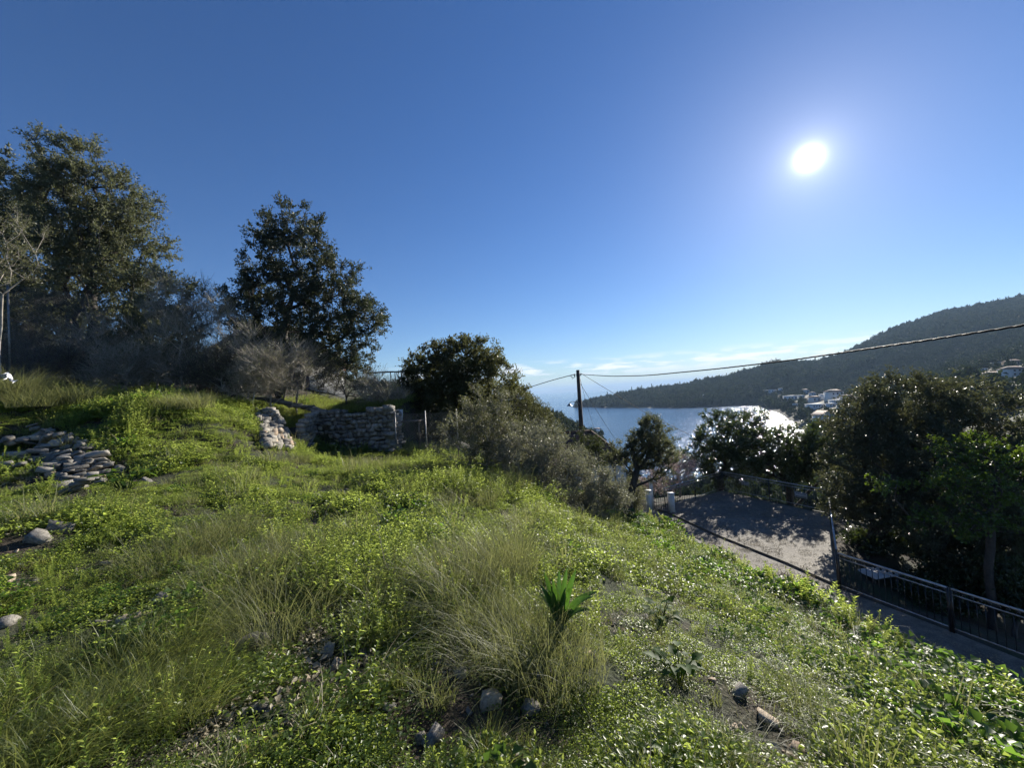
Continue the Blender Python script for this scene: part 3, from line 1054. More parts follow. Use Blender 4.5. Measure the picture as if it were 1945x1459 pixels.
# ------------------------------------------------------------------ trees and shrubs
def tree(name, label, cat, base, lobes, trunk_r, mat, bark, seed, nclump=250, twigs=7, twig_len=.45, lpt=18, leaf=(.06, .02),
         forks=None, group=None, up=.35, fill=.4, tip_r=.006, twig_r=.0035, noleaf=False, seg=.45, jit=.10, crown='crown', shell=.5, bent=False):
    rs = R(seed)
    base = np.array(base, float)
    root = empty(name, base, label, cat, group)
    # clumps inside the lobes
    lob = np.array(lobes, float)
    wgt = lob[:, 3] * lob[:, 4] * lob[:, 5]; wgt = wgt ** .8; wgt /= wgt.sum()
    li = rs.choice(len(lob), nclump, p=wgt)
    d = rdir(rs, nclump)
    rr_ = (fill + (1 - fill) * rs.rand(nclump) ** shell)
    bumpy = .86 + .28 * rs.rand(nclump)
    cen = lob[li, :3] + d * lob[li, 3:6] * (rr_ * bumpy)[:, None]
    lowest = base[2] + .25
    cen[:, 2] = np.maximum(cen[:, 2], lowest + rs.rand(nclump) * .2)
    outd = cen - lob[li, :3]
    # skeleton
    nodes = [base - [0, 0, .3]]; par = [-1]
    if forks is None:
        c = lob[:, :3].mean(0); forks = [base * .45 + c * .55]
    for fk in forks:
        fk = np.array(fk, float)
        n0 = max(3, int(np.linalg.norm(fk - base) / .35))
        pv = 0; wob = rs.normal(size=3) * .12
        for i in range(1, n0 + 1):
            t = i / n0
            q = nodes[0] + (fk - nodes[0]) * t + wob * math.sin(t * math.pi) * np.linalg.norm(fk - base) * .5 + rs.normal(size=3) * .02
            nodes.append(q); par.append(pv); pv = len(nodes) - 1
    order = np.argsort(np.linalg.norm(cen - np.array(nodes[-1]), axis=1))
    cap = len(nodes) + nclump * 30
    NA = np.zeros((cap, 3)); NA[:len(nodes)] = nodes; cnt = len(nodes)
    depth = np.zeros(cap)
    for i in range(1, cnt): depth[i] = depth[par[i]] + np.linalg.norm(NA[i] - NA[par[i]])
    tips = []
    for ci in order:
        c = cen[ci]
        v = NA[1:cnt] - c
        dd = np.linalg.norm(v, axis=1)
        cost = dd + .28 * depth[1:cnt] + np.maximum(0, v[:, 2]) * .6
        j = int(np.argmin(cost)) + 1
        L = dd[j - 1]
        ns_ = max(1, int(L / seg))
        pv = j
        st = NA[j].copy()
        sag = rs.normal(size=3) * L * jit
        for k in range(1, ns_ + 1):
            t = k / ns_
            q = st + (c - st) * t + sag * math.sin(math.pi * t) + (rs.normal(size=3) * .02 if k < ns_ else 0)
            if cnt >= cap: break
            NA[cnt] = q; par.append(pv); depth[cnt] = depth[pv] + np.linalg.norm(q - NA[pv]); pv = cnt; cnt += 1
        tips.append((ci, pv))
    par = np.array(par); load = np.zeros(cnt)
    for ci, i in tips: load[i] += 1
    for i in range(cnt - 1, 0, -1): load[par[i]] += load[i]
    rad_ = tip_r * np.maximum(load, 1) ** .56
    rad_ = rad_ * min(1.0, 1e9); rad_ = np.where(load > 0, rad_, tip_r)
    mxl = rad_[1:].max()
    rad_ = tip_r + (rad_ - tip_r) * (trunk_r - tip_r) / max(mxl - tip_r, 1e-6)
    rad_[0] = rad_[1] * 1.3
    i = np.arange(1, cnt)
    A = NA[par[i]]; B = NA[i]; ra = np.minimum(rad_[par[i]], rad_[i] * 1.6); rb = rad_[i]

    def segs(A, B, ra, rb, k):
        d = B - A; L = np.linalg.norm(d, axis=1, keepdims=True) + 1e-9; d = d / L
        B = B + d * np.minimum(rb[:, None] * .6, L * .3)
        ref = np.where(np.abs(d[:, 2:3]) < .8, np.array([[0, 0, 1.0]]), np.array([[1.0, 0, 0]]))
        s = np.cross(d, ref); s /= np.linalg.norm(s, axis=1, keepdims=True); t = np.cross(d, s)
        an = np.arange(k) * 2 * math.pi / k
        o_ = s[:, None, :] * np.cos(an)[None, :, None] + t[:, None, :] * np.sin(an)[None, :, None]
        V = np.concatenate([A[:, None, :] + o_ * ra[:, None, None], B[:, None, :] + o_ * rb[:, None, None]], 1)
        kk = np.arange(len(A))[:, None] * 2 * k
        Q = np.stack([np.concatenate([kk + j, kk + (j + 1) % k, kk + k + (j + 1) % k, kk + k + j], 1) for j in range(k)], 1).reshape(-1, 4)
        return V.reshape(-1, 3), Q
    V0, Q0 = segs(A, B, ra, rb, 6)
    # twigs
    nt2 = nclump * twigs
    tc_ = np.repeat(np.arange(nclump), twigs)
    od = outd[tc_]; od = od / (np.linalg.norm(od, axis=1, keepdims=True) + 1e-6)
    td = rdir(rs, nt2) * .9 + od * .55 + np.array([0, 0, up])
    td /= np.linalg.norm(td, axis=1, keepdims=True)
    tl = twig_len * (.5 + .8 * rs.rand(nt2))
    ta = cen[tc_] + rdir(rs, nt2) * .02
    tb = ta + td * tl[:, None]
    mid = ta + td * tl[:, None] * .5 + rdir(rs, nt2) * tl[:, None] * .08
    if not bent: V1, Q1 = segs(ta, tb, np.full(nt2, twig_r), np.full(nt2, twig_r * .5), 3)
    else: V1, Q1 = segs(np.concatenate([ta, mid]), np.concatenate([mid, tb]), np.full(2 * nt2, twig_r), np.full(2 * nt2, twig_r * .6), 3)
    Vv = np.concatenate([V0, V1]) - base; Qv = np.concatenate([Q0, Q1 + len(V0)])
    link('trunk', mesh_np('trunk', Vv, None, Qv, bark, smooth=True), root)
    if not noleaf:
        nl = nt2 * lpt
        ti = np.repeat(np.arange(nt2), lpt)
        t = rs.rand(nl) ** .75
        pos = ta[ti] + (tb - ta)[ti] * t[:, None] + rdir(rs, nl) * (.02 + .06 * rs.rand(nl)[:, None] * twig_len / .45)
        ld = td[ti] * .6 + rdir(rs, nl) * .8 + np.array([0, 0, .1])
        nm = rdir(rs, nl) + np.array([0, 0, .6])
        sz = .6 + .7 * rs.rand(nl)
        V, T = leaf_arrays(pos - base, ld, nm, leaf[0] * sz, leaf[1] * sz)
        var = np.repeat(np.clip(rs.rand(nl) * .7 + rs.rand(nclump)[tc_[ti]] * .3, 0, 1), 2)
        c_ = link(crown, mesh_np(crown, V, T, None, mat, var=var), root)
    return root


def lobe(u, v, ru, rv, Y, ry=None):
    """crown lobe seen at u, v with half sizes ru, rv, standing at depth Y"""
    c = P(u, v, Y); k = Y / F0
    return (c[0], c[1], c[2], ru * k, (ry if ry else ru * k), rv * k)


def on_ground(u, v, Y, dz=0.0):
    p = P(u, v, Y)
    return (p[0], p[1], T1(p[0], p[1]) + dz)


# left olive group
b = on_ground(150, 730, 15.5)
tree('olive_tree', 'tall olive tree with rounded crown rising above the thicket, black forked trunk', 'tree', b,
     [lobe(130, 320, 60, 60, 15.5, 1.2), lobe(200, 380, 80, 80, 15.5, 1.7), lobe(130, 420, 90, 90, 15.5, 1.8), lobe(212, 480, 90, 80, 15.5, 1.8), lobe(160, 520, 110, 70, 15.5, 1.8), lobe(285, 570, 75, 60, 15, 1.4), lobe(310, 640, 60, 55, 14.5, 1.1), lobe(70, 600, 70, 50, 15.5, 1.3), lobe(220, 625, 80, 50, 15.2, 1.3)],
     .22, M['olive'], M['bark'], 11, nclump=620, twigs=8, twig_len=.48, lpt=20, leaf=(.102, .041), forks=[P(130, 560, 15.5), P(165, 470, 15.5), P(140, 610, 15.5)], fill=.35)
b = on_ground(-20, 720, 18)
tree('olive_tree', 'dark olive tree cut by the frame edge behind the tall olive', 'tree', b,
     [lobe(10, 400, 85, 100, 18, 2), lobe(-60, 420, 100, 120, 18, 2), lobe(20, 530, 110, 90, 17.5, 2), lobe(60, 610, 90, 60, 17.5, 1.6)],
     .22, M['oak'], M['bark'], 12, nclump=400, twigs=8, twig_len=.55, lpt=15, leaf=(.145, .06), forks=[P(0, 560, 18)], fill=.35)
b = on_ground(5, 735, 9.5)
tree('fig_sapling', 'pale sparse sapling with whitish branches at the picture edge', 'sapling', b,
     [lobe(25, 440, 50, 40, 9.5, .5), lobe(10, 510, 60, 50, 9.5, .6), lobe(-30, 470, 60, 60, 9.5, .6)],
     .022, M['shrubgreen'], M['twig'], 13, nclump=90, twigs=6, twig_len=.28, lpt=12, leaf=(.045, .018), forks=[P(8, 560, 9.5)], fill=.2, tip_r=.003, twig_r=.002)

# holm oak in the middle left
b = on_ground(530, 760, 16.8)
tree('holm_oak', 'dark holm oak with ragged pointed crown beside the white cottage', 'tree', b,
     [lobe(545, 425, 50, 45, 16.8, 1.0), lobe(490, 430, 25, 25, 16.8, .5), lobe(560, 490, 75, 60, 16.8, 1.5), lobe(525, 560, 95, 55, 16.8, 1.8), lobe(625, 530, 60, 55, 16.8, 1.3),
      lobe(640, 600, 85, 60, 16.8, 1.6), lobe(690, 590, 40, 55, 16.8, .9), lobe(560, 640, 110, 45, 16.8, 1.6), lobe(640, 680, 55, 30, 16.8, 1.0), lobe(690, 665, 38, 40, 16.8, .9), lobe(660, 700, 45, 18, 16.8, .8), lobe(480, 590, 45, 40, 16.8, .8), lobe(475, 650, 45, 40, 16.8, .9), lobe(500, 500, 35, 35, 16.8, .7), lobe(600, 450, 28, 40, 16.8, .7)],
     .17, M['oak'], M['bark'], 21, nclump=570, twigs=8, twig_len=.42, lpt=18, leaf=(.094, .048), forks=[P(555, 610, 16.8), P(565, 540, 16.8), P(600, 620, 16.8)], fill=.25)

# round lentisk bush
b = on_ground(860, 850, 19.2)
tree('lentisk_bush', 'large rounded dark evergreen bush behind the chain link fence', 'bush', b,
     [lobe(868, 705, 75, 58, 19.2, 1.6), lobe(820, 735, 62, 62, 19.2, 1.5), lobe(925, 735, 70, 62, 19.2, 1.5), lobe(860, 780, 95, 55, 19.0, 1.8), lobe(960, 790, 55, 60, 19.0, 1.3), lobe(800, 775, 48, 55, 19.2, 1.2), lobe(805, 720, 45, 48, 19.2, 1.1), lobe(900, 690, 60, 45, 19.2, 1.2)],
     .16, M['bushleaf'], M['bark'], 31, nclump=740, twigs=8, twig_len=.42, lpt=14, leaf=(.11, .054), fill=.45, up=.5)

# grey scrub in front of it
for k, (u, v, Y, lbs, lab, mt, sd_) in enumerate([
    (930, 900, 11.0, [lobe(880, 845, 55, 48, 11, .8), lobe(930, 820, 52, 68, 11, .8), lobe(965, 860, 58, 55, 11, .8), lobe(900, 800, 28, 55, 11, .4), lobe(950, 780, 24, 50, 11, .4)], 'grey twiggy scrub bush at the foot of the round dark bush', 'shrubgreen', 41),
    (1040, 940, 10.2, [lobe(1010, 860, 62, 58, 10.2, .8), lobe(1055, 895, 62, 58, 10.2, .8), lobe(985, 920, 50, 45, 10, .8)], 'silvery grey bush at the crest of the meadow, left of the utility pole foot', 'grey', 42),
    (1120, 960, 10.6, [lobe(1090, 915, 58, 52, 10.6, .8), lobe(1140, 950, 45, 45, 10.6, .7), lobe(1172, 968, 26, 32, 10.8, .5), lobe(1100, 975, 60, 30, 10.2, .7), lobe(1160, 930, 25, 30, 10.6, .5)], 'silvery grey bush lowest on the crest, beside the glossy green arum leaves', 'grey', 43),
    (1000, 860, 13.5, [lobe(1000, 800, 50, 45, 13.5, .9), lobe(1035, 830, 35, 40, 13.5, .8), lobe(975, 770, 30, 40, 13.5, .6)], 'olive green bush filling between the round bush and the sea view', 'bushleaf', 44)]):
    b = on_ground(u, v, Y)
    tree('scrub_bush', lab, 'bush', b, lbs, .04, M[mt], M['twig'] if mt != 'bushleaf' else M['twigdark'], sd_, nclump=280, twigs=8, twig_len=.28, lpt=12, leaf=(.044, .019),
         fill=.2, up=.7, tip_r=.004, twig_r=.0025, group='scrub bushes on the crest of the meadow')

# trees right of the pole
b = on_ground(1188, 935, 15.5)
tree('olive_tree', 'small leaning olive tree with thick bent trunk between the pole and the gate', 'tree', b,
     [lobe(1235, 830, 38, 36, 15.5, .8), lobe(1255, 860, 30, 30, 15.5, .7), lobe(1215, 850, 28, 28, 15.5, .6), lobe(1175, 865, 30, 22, 15.5, .5), lobe(1240, 805, 22, 18, 15.5, .4), lobe(1250, 890, 32, 28, 15.5, .7), lobe(1205, 885, 26, 22, 15.7, .6)],
     .13, M['olive'], M['bark'], 51, nclump=300, twigs=7, twig_len=.26, lpt=12, leaf=(.07, .026), forks=[P(1212, 885, 15.5), P(1165, 895, 15.5)], fill=.2, up=.9)
b = on_ground(1110, 900, 19)
tree('conifer_bush', 'yellowish green conifer bush around the foot of the utility pole', 'bush', b,
     [lobe(1115, 850, 28, 32, 19, .7), lobe(1130, 875, 28, 30, 18.6, .7), lobe(1100, 860, 22, 26, 19, .5)],
     .05, M['conifer'], M['twigdark'], 52, nclump=150, twigs=8, twig_len=.26, lpt=13, leaf=(.05, .016), fill=.2, up=1.0)
b = on_ground(1270, 950, 20)
tree('almond_bush', 'pinkish blossoming bush behind the white gate posts', 'bush', b,
     [lobe(1275, 905, 38, 28, 20.5, .9), lobe(1240, 915, 28, 22, 20, .7), lobe(1300, 885, 20, 20, 21, .6)],
     .05, M['pink'], M['twig'], 53, nclump=130, twigs=7, twig_len=.35, lpt=9, leaf=(.045, .03), fill=.2, up=.6)
b = on_ground(1204, 965, 16.6)
tree('olive_bush', 'grey green bush between the leaning olive and the white gate post', 'bush', b,
     [lobe(1205, 935, 16, 26, 16.6, .5), lobe(1198, 955, 16, 24, 16.6, .5)], .04, M['shrubgreen'], M['twig'], 55, nclump=110, twigs=8, twig_len=.25, lpt=12, leaf=(.045, .018), fill=.2, up=.7)
b = on_ground(1290, 930, 24)
tree('olive_bush', 'misty grey green bush above the pink blossoms', 'bush', b,
     [lobe(1300, 880, 26, 26, 24, .9), lobe(1275, 870, 20, 20, 24, .7)], .05, M['shrubgreen'], M['twig'], 54, nclump=90, twigs=8, twig_len=.35, lpt=14, leaf=(.05, .018), fill=.2)

# trees behind the paved bay
b = on_ground(1370, 960, 22.6)
tree('carob_tree', 'glossy leaved tree with loose sprays against the water, left of the row', 'tree', b,
     [lobe(1375, 830, 55, 42, 22.6, 1.6), lobe(1345, 870, 42, 40, 22.6, 1.4), lobe(1400, 810, 45, 28, 22.6, 1.2), lobe(1420, 870, 50, 50, 22.6, 1.6), lobe(1385, 895, 50, 25, 22.2, 1.3), lobe(1440, 800, 25, 14, 22.6, .6)],
     .15, M['carob'], M['bark'], 61, nclump=210, twigs=7, twig_len=.50, lpt=15, leaf=(.12, .065), fill=.2, forks=[P(1375, 890, 22.6)])
b = on_ground(1500, 990, 20.6)
tree('carob_tree', 'dense dark evergreen tree directly behind the railing signs', 'tree', b,
     [lobe(1495, 855, 55, 40, 20.6, 1.6), lobe(1545, 850, 45, 42, 20.6, 1.5), lobe(1480, 890, 60, 30, 20.2, 1.5), lobe(1550, 895, 55, 35, 20.2, 1.5), lobe(1440, 860, 35, 35, 20.6, 1.2)],
     .16, M['carob'], M['bark'], 62, nclump=250, twigs=7, twig_len=.45, lpt=16, leaf=(.11, .06), fill=.3, forks=[P(1500, 920, 20.6), P(1540, 930, 20.6)])

# big olives at the right
b = on_ground(1640, 1110, 13.4)
tree('olive_tree', 'big spreading olive with forked trunk behind the railing corner', 'tree', b,
     [lobe(1640, 800, 50, 60, 14.5, 1.5), lobe(1730, 770, 80, 60, 14.5, 1.8), lobe(1815, 775, 70, 52, 14.5, 1.6), lobe(1700, 850, 110, 70, 14.2, 2.0), lobe(1640, 900, 60, 60, 14, 1.4), lobe(1800, 860, 110, 80, 14.2, 2.0), lobe(1690, 960, 90, 50, 13.6, 1.4), lobe(1620, 960, 35, 45, 13.6, .8)],
     .20, M['olive_brown'], M['bark'], 71, nclump=680, twigs=8, twig_len=.46, lpt=15, leaf=(.098, .042), forks=[P(1625, 1030, 13.4), P(1655, 1000, 13.6), P(1720, 900, 14)], fill=.3)
b = on_ground(1900, 1150, 11.5)
tree('olive_tree', 'shadowed olive filling the right picture edge below the hill village', 'tree', b,
     [lobe(1945, 850, 70, 50, 13, 1.4), lobe(1995, 910, 100, 80, 12.5, 1.6), lobe(1850, 980, 100, 70, 12, 1.6), lobe(1930, 1020, 110, 60, 11.8, 1.5), lobe(1800, 1040, 70, 45, 12, 1.2)],
     .2, M['olive'], M['bark'], 72, nclump=440, twigs=8, twig_len=.46, lpt=16, leaf=(.098, .04), forks=[P(1900, 1060, 11.7)], fill=.25)
b = on_ground(1880, 1120, 10.3)
tree('mulberry_tree', 'fresh light green broad leaved tree in front of the dark right olives', 'tree', b,
     [lobe(1850, 855, 55, 22, 10.6, .8), lobe(1910, 860, 50, 35, 10.6, .9), lobe(1790, 905, 40, 16, 10.4, .5), lobe(1700, 925, 40, 12, 10.2, .4), lobe(1860, 920, 90, 30, 10.4, .9), lobe(1850, 990, 100, 30, 10.2, .9)],
     .09, M['fig'], M['bark'], 73, nclump=120, twigs=6, twig_len=.3, lpt=9, leaf=(.07, .055), forks=[P(1880, 1010, 10.4)], fill=.2, up=.1)
# understorey behind the rail
for k, (u, v, Y, lbs, lab) in enumerate([
    (1700, 1120, 13.5, [lobe(1690, 1075, 60, 35, 13.5, .8), lobe(1750, 1090, 50, 35, 13, .8)], 'dim bush behind the slatted table, under the big olive'),
    (1830, 1180, 11.5, [lobe(1830, 1120, 60, 40, 11.5, .8), lobe(1780, 1150, 40, 30, 11, .6)], 'dim bush against the lower railing, right of the slatted table'),
    (1930, 1230, 9.6, [lobe(1960, 1200, 60, 50, 10.2, .8), lobe(1920, 1110, 50, 40, 10.5, .7)], 'dim bush at the lower end of the railing'),
    (1600, 1000, 17.5, [lobe(1600, 985, 30, 25, 17.5, .7), lobe(1640, 1000, 40, 30, 17, .8)], 'dim bush beyond the far corner of the railing')]):
    b = on_ground(u, v, Y)
    tree('laurel_bush', lab, 'bush', b, lbs, .05, M['carob'], M['twigdark'], 80 + k, nclump=130, twigs=7, twig_len=.34, lpt=11, leaf=(.10, .055), fill=.2, group='bushes behind the railing')

# bare winter thicket at the left
THK = [
    (60, 740, 12.5, [(70, 660, 70, 50), (20, 680, 60, 40)], 'bare grey thicket bush below the fence post', 0),
    (190, 735, 12.5, [(180, 660, 70, 55), (230, 690, 60, 40)], 'bare grey thicket bush under the black olive trunk', 0),
    (300, 735, 12.8, [(290, 650, 60, 65), (330, 600, 40, 60), (300, 700, 60, 35)], 'tall bare shrub with upright pale stems left of the gap in the trees', 0),
    (375, 735, 13.0, [(350, 620, 40, 70), (390, 590, 30, 55), (370, 690, 60, 40)], 'feathery sparse shrub reaching into the sky gap', 1),
    (440, 745, 12.6, [(440, 690, 60, 45), (480, 660, 40, 45), (420, 600, 30, 45)], 'bare grey shrub in front of the cottage roof', 0),
    (510, 760, 12.8, [(510, 710, 55, 45), (550, 700, 40, 50), (490, 740, 60, 25)], 'bare shrub sprawling before the holm oak trunk', 0),
    (120, 735, 11.6, [(110, 700, 60, 35), (60, 690, 40, 40)], 'low bare shrub among the reedy tussocks at the far left', 0),
    (245, 745, 11.8, [(250, 700, 50, 40), (215, 720, 40, 25)], 'low bare shrub in front of the upright pale stems', 0),
    (345, 745, 12.2, [(345, 640, 35, 65), (325, 560, 22, 45), (350, 710, 45, 30)], 'slender bare shrub with the tallest pale stems, at the sky gap', 0),
    (410, 750, 11.8, [(405, 715, 45, 30), (430, 690, 30, 35)], 'low bare shrub left of the cottage roof', 0),
    (480, 760, 12.0, [(470, 725, 45, 30), (500, 700, 35, 40)], 'pale tangled shrub just behind the coping slabs', 0),
    (560, 765, 14.6, [(550, 720, 40, 35), (585, 690, 30, 35)], 'bare shrub beside the blue door', 0),
    (660, 770, 15.6, [(650, 735, 55, 25), (700, 740, 35, 30), (620, 720, 35, 25)], 'bare shrub in front of the white cottage wall', 0),
    (720, 775, 15.2, [(715, 745, 35, 35), (735, 770, 30, 30)], 'bare shrub by the wire fence at the wall end', 0)]
for k, (u, v, Y, lb, lab, leafy) in enumerate(THK):
    Y = Y + (.8 if u < 600 else 0)
    b = on_ground(u, v, Y)
    tree('bare_shrub', lab, 'shrub', b, [lobe(a, c, d_, e, Y, .9) for a, c, d_, e in lb], .03, M['shrubgreen'], M['twig'] if k % 3 else M['twigdark'], 120 + k,
         nclump=150, bent=(k % 3 == 0), twigs=12, twig_len=.44, lpt=4 if not leafy else 7, leaf=(.036, .016), fill=.1, up=.8, tip_r=.005, twig_r=.0037, jit=.16, group='bare shrubs of the thicket', crown='leaves')


UND = [
    (40, 735, 14.2, [(30, 640, 70, 75), (90, 700, 60, 35)], 'dark leafy undergrowth bush behind the fence post at the left'),
    (170, 735, 14.4, [(150, 650, 70, 75), (230, 700, 60, 30)], 'dark leafy undergrowth bush at the tall olive trunk'),
    (330, 740, 14.6, [(320, 690, 60, 40), (380, 705, 50, 30), (300, 640, 50, 40)], 'dark leafy undergrowth bush between the tall olive and the cottage roof'),
    (460, 745, 14.4, [(450, 715, 60, 28), (500, 720, 40, 30)], 'dark leafy undergrowth bush beneath the cottage eave')]
for k, (u, v, Y, lb, lab) in enumerate(UND):
    Y = Y + 2.6
    b = on_ground(u, v, Y)
    tree('undergrowth_bush', lab, 'bush', b, [lobe(a, c, d_, e, Y, .9) for a, c, d_, e in lb], .05, M['bushleaf'], M['twigdark'], 160 + k,
         nclump=260, twigs=8, twig_len=.40, lpt=9, leaf=(.085, .040), fill=.2, up=.5, group='dark undergrowth bushes of the thicket')


# ------------------------------------------------------------------ grass tussocks (prominent ones)
def tussock(px, label, n, r0, h, lean, w, mat, seed, bias=None, group='grass tussocks on the meadow', nsub=1):
    p = G(*px); h = h * .95; lean = lean * 1.1
    V_, T_, v_ = [], [], []; off = 0
    rs = R(seed)
    for s in range(nsub):
        c = (0, 0, 0) if s == 0 else (rs.normal() * r0, rs.normal() * r0, 0)
        V, T, va = blades(rs, n // nsub, r0, h * (.8 + .3 * rs.rand()), lean, w, 4, .45, .5, c, bias)
        V_.append(V); T_.append(T + off); v_.append(va); off += len(V)
    o = link('grass_tussock', mesh_np('grass_tussock', np.concatenate(V_), np.concatenate(T_), None, mat, var=np.concatenate(v_)), None, loc=p - [0, 0, .03])
    tag(o, label, 'grass tussock', group)
    return o


tussock((905, 1170), 'largest olive coloured tussock, standing left of the squill', 3600, .34, .72, .85, .0035, M['dry'], 201, (-.1, 0, 0), nsub=5)
tussock((925, 1105), 'wispy tussock directly behind the squill leaves', 2200, .30, .58, .9, .0032, M['dry'], 202, nsub=4)
tussock((820, 1110), 'greener tussock left of the largest one', 1600, .25, .50, .9, .0034, M['grass'], 203, nsub=3)
tussock((470, 1130), 'broad tussock above the flat brown rock', 2600, .38, .60, .95, .0036, M['dry'], 204, (.15, 0, 0), nsub=5)
tussock((560, 1080), 'brownish tussock in the middle of the meadow', 2000, .34, .55, .95, .0036, M['dry'], 205, nsub=4)
tussock((400, 1030), 'tussock right of the collapsed stones', 1800, .36, .6, .95, .0036, M['dry'], 206, (.2, 0, 0), nsub=4)
tussock((60, 1440), 'long bladed tussock in the bottom corner', 1500, .16, .42, 1.0, .0034, M['grass'], 207, (.4, .1, 0), nsub=3)
tussock((200, 1400), 'leaning tussock in front of the pale slab stones', 1700, .20, .44, 1.1, .0032, M['grass'], 208, (.5, .15, 0), nsub=4)
tussock((300, 1300), 'thin bladed tussock sweeping to the right', 1300, .18, .40, 1.1, .003, M['grass'], 209, (.5, .2, 0), nsub=3)
tussock((80, 1290), 'green tussock below the left stones', 1300, .22, .42, 1.0, .003, M['grass'], 210, (.2, .1, 0), nsub=3)
tussock((930, 1450), 'small arching tussock in front of the upright pale rock', 420, .06, .26, 1.2, .003, M['grass'], 211, nsub=1)
tussock((1330, 1450), 'dark tussock at the lower slope', 700, .12, .34, 1.2, .003, M['dry'], 212, nsub=2)
tussock((690, 890), 'pale tussock at the foot of the dry stone wall', 1300, .5, .48, .8, .005, M['dry'], 213, nsub=5)
tussock((560, 880), 'dark brown tussock below the lit wall stub', 1000, .4, .36, .8, .005, M['dry'], 214, nsub=4)
tussock((780, 900), 'tussock right of the stone wall corner', 1000, .4, .42, .8, .005, M['dry'], 215, nsub=4)
tussock((890, 960), 'wispy tussock on the meadow crest', 2200, .5, .65, .9, .005, M['dry'], 216, nsub=5)
tussock((10, 760), 'tall reedy tussock at the far left edge', 1600, .4, 1.35, .8, .008, M['dry'], 217, (.3, 0, 0), nsub=4)
tussock((110, 770), 'drooping tussock under the thicket', 1500, .4, .9, 1.0, .007, M['dry'], 218, (.3, -.1, 0), nsub=4)
tussock((360, 775), 'grey green tussock at the thicket edge', 1600, .5, .7, .8, .007, M['dry'], 219, nsub=4)
tussock((1540, 1110), 'thin tussock standing out against the road', 60, .06, .55, .3, .006, M['straw'], 220, nsub=1)
tussock((1480, 1340), 'tussock over the broken warm stones', 700, .2, .3, 1.2, .003, M['dry'], 221, nsub=3)


# ------------------------------------------------------------------ stones
def stone_mesh(seed, mat, N=5, cuts=11, lo=.60, rng=.26, nz=.036):
    rs = R(seed)
    import itertools
    g = np.linspace(-1, 1, N)
    idx = {}; V = []
    for a, b, c in itertools.product(range(N), repeat=3):
        if 0 < a < N - 1 and 0 < b < N - 1 and 0 < c < N - 1: continue
        idx[(a, b, c)] = len(V); V.append((g[a], g[b], g[c]))
    V = np.array(V)
    # hewn faces: every cut flattens what lies beyond it
    for k in range(cuts):
        n = rs.normal(size=3); n /= np.linalg.norm(n)
        dcut = np.abs(n).sum() * (lo + rng * rs.rand())
        h = V @ n
        V = np.where((h > dcut)[:, None], V - n * (h - dcut)[:, None], V)
    V += rs.normal(size=V.shape) * nz
    V *= .54
    Q = []
    for ax in range(3):
        for side in (0, N - 1):
            for i in range(N - 1):
                for j in range(N - 1):
                    def key(p, q):
                        t = [0, 0, 0]; t[ax] = side; t[(ax + 1) % 3] = p; t[(ax + 2) % 3] = q; return idx[tuple(t)]
                    f = [key(i, j), key(i + 1, j), key(i + 1, j + 1), key(i, j + 1)]
                    Q.append(f if side else f[::-1])
    return mesh_np('stone', V, None, Q, mat)


SM = [stone_mesh(300 + i, M['stone']) for i in range(10)]
SD = [stone_mesh(320 + i, M['stonedark']) for i in range(6)]
SW = [stone_mesh(340 + i, M['stonewarm']) for i in range(6)]


SLM = [stone_mesh(360 + i, M['stone'], 3, 4, .66, .25, .055) for i in range(8)]
SLD = [stone_mesh(370 + i, M['stonedark'], 3, 4, .66, .25, .055) for i in range(5)]
SLW = [stone_mesh(380 + i, M['stonewarm'], 3, 4, .66, .25, .055) for i in range(5)]


def stone_panel(root, rs, O, ux, L, H, protos, cs=(.11, .32), ch=(.08, .20), depth=.25, top=None, out=None, bottom=None):
    """courses of rubble laid along ux from O (local to root)"""
    O = np.array(O, float); ux = np.array(ux, float); ux /= np.linalg.norm(ux)
    rz = math.atan2(ux[1], ux[0])
    z = 0
    while z < H:
        h = ch[0] + (ch[1] - ch[0]) * rs.rand()
        x = -rs.rand() * .1
        while x < L:
            w = cs[0] + (cs[1] - cs[0]) * rs.rand() ** 1.3
            cx = x + w / 2; cz = z + h / 2
            lim = H if top is None else top(cx)
            lo = 0 if bottom is None else bottom(cx)
            if cz < lim and cz > lo and cx < L + .05:
                p = O + ux * cx + np.array([0, 0, cz])
                nrm = np.array([ux[1], -ux[0], 0]) * (rs.normal() * .02)
                hs = h * (.75 + .45 * rs.rand())
                p = p + np.array([0, 0, rs.normal() * h * .05])
                nrm = nrm + np.array([ux[1], -ux[0], 0]) * rs.normal() * .025
                link('stone', protos[rs.randint(len(protos))], root, loc=p + nrm,
                     rot=(rs.normal() * .06 + math.pi * rs.randint(2), rs.normal() * .11, rz + rs.normal() * .08), scl=(w * .98, depth * (.8 + .4 * rs.rand()), hs * 1.0))
            x += w + .008
        z += h * .98


# main dry stone wall: face from the inner corner to the free right end
pa = P(602, 838, 14.3); pb = P(744, 852, 14.0)
Lw = math.hypot(pb[0] - pa[0], pb[1] - pa[1])
wz = T1((pa[0] + pb[0]) / 2, 13.8) - .15
wroot = empty('stone_wall', (pa[0], pa[1], wz), 'dry stone retaining wall with shaded face holding the cottage terrace', 'stone wall')
ux = np.array([pb[0] - pa[0], pb[1] - pa[1], 0]); rs = R(400)
Hw = P(744, 781, 14.0)[2] - wz
stone_panel(wroot, rs, (0, 0, 0), ux, Lw, Hw + .12, SLM + SLD[:3] + SM[:3], top=lambda x: Hw + .05 + .06 * math.sin(x * 3) + (Lw - x) * .02, depth=.34)
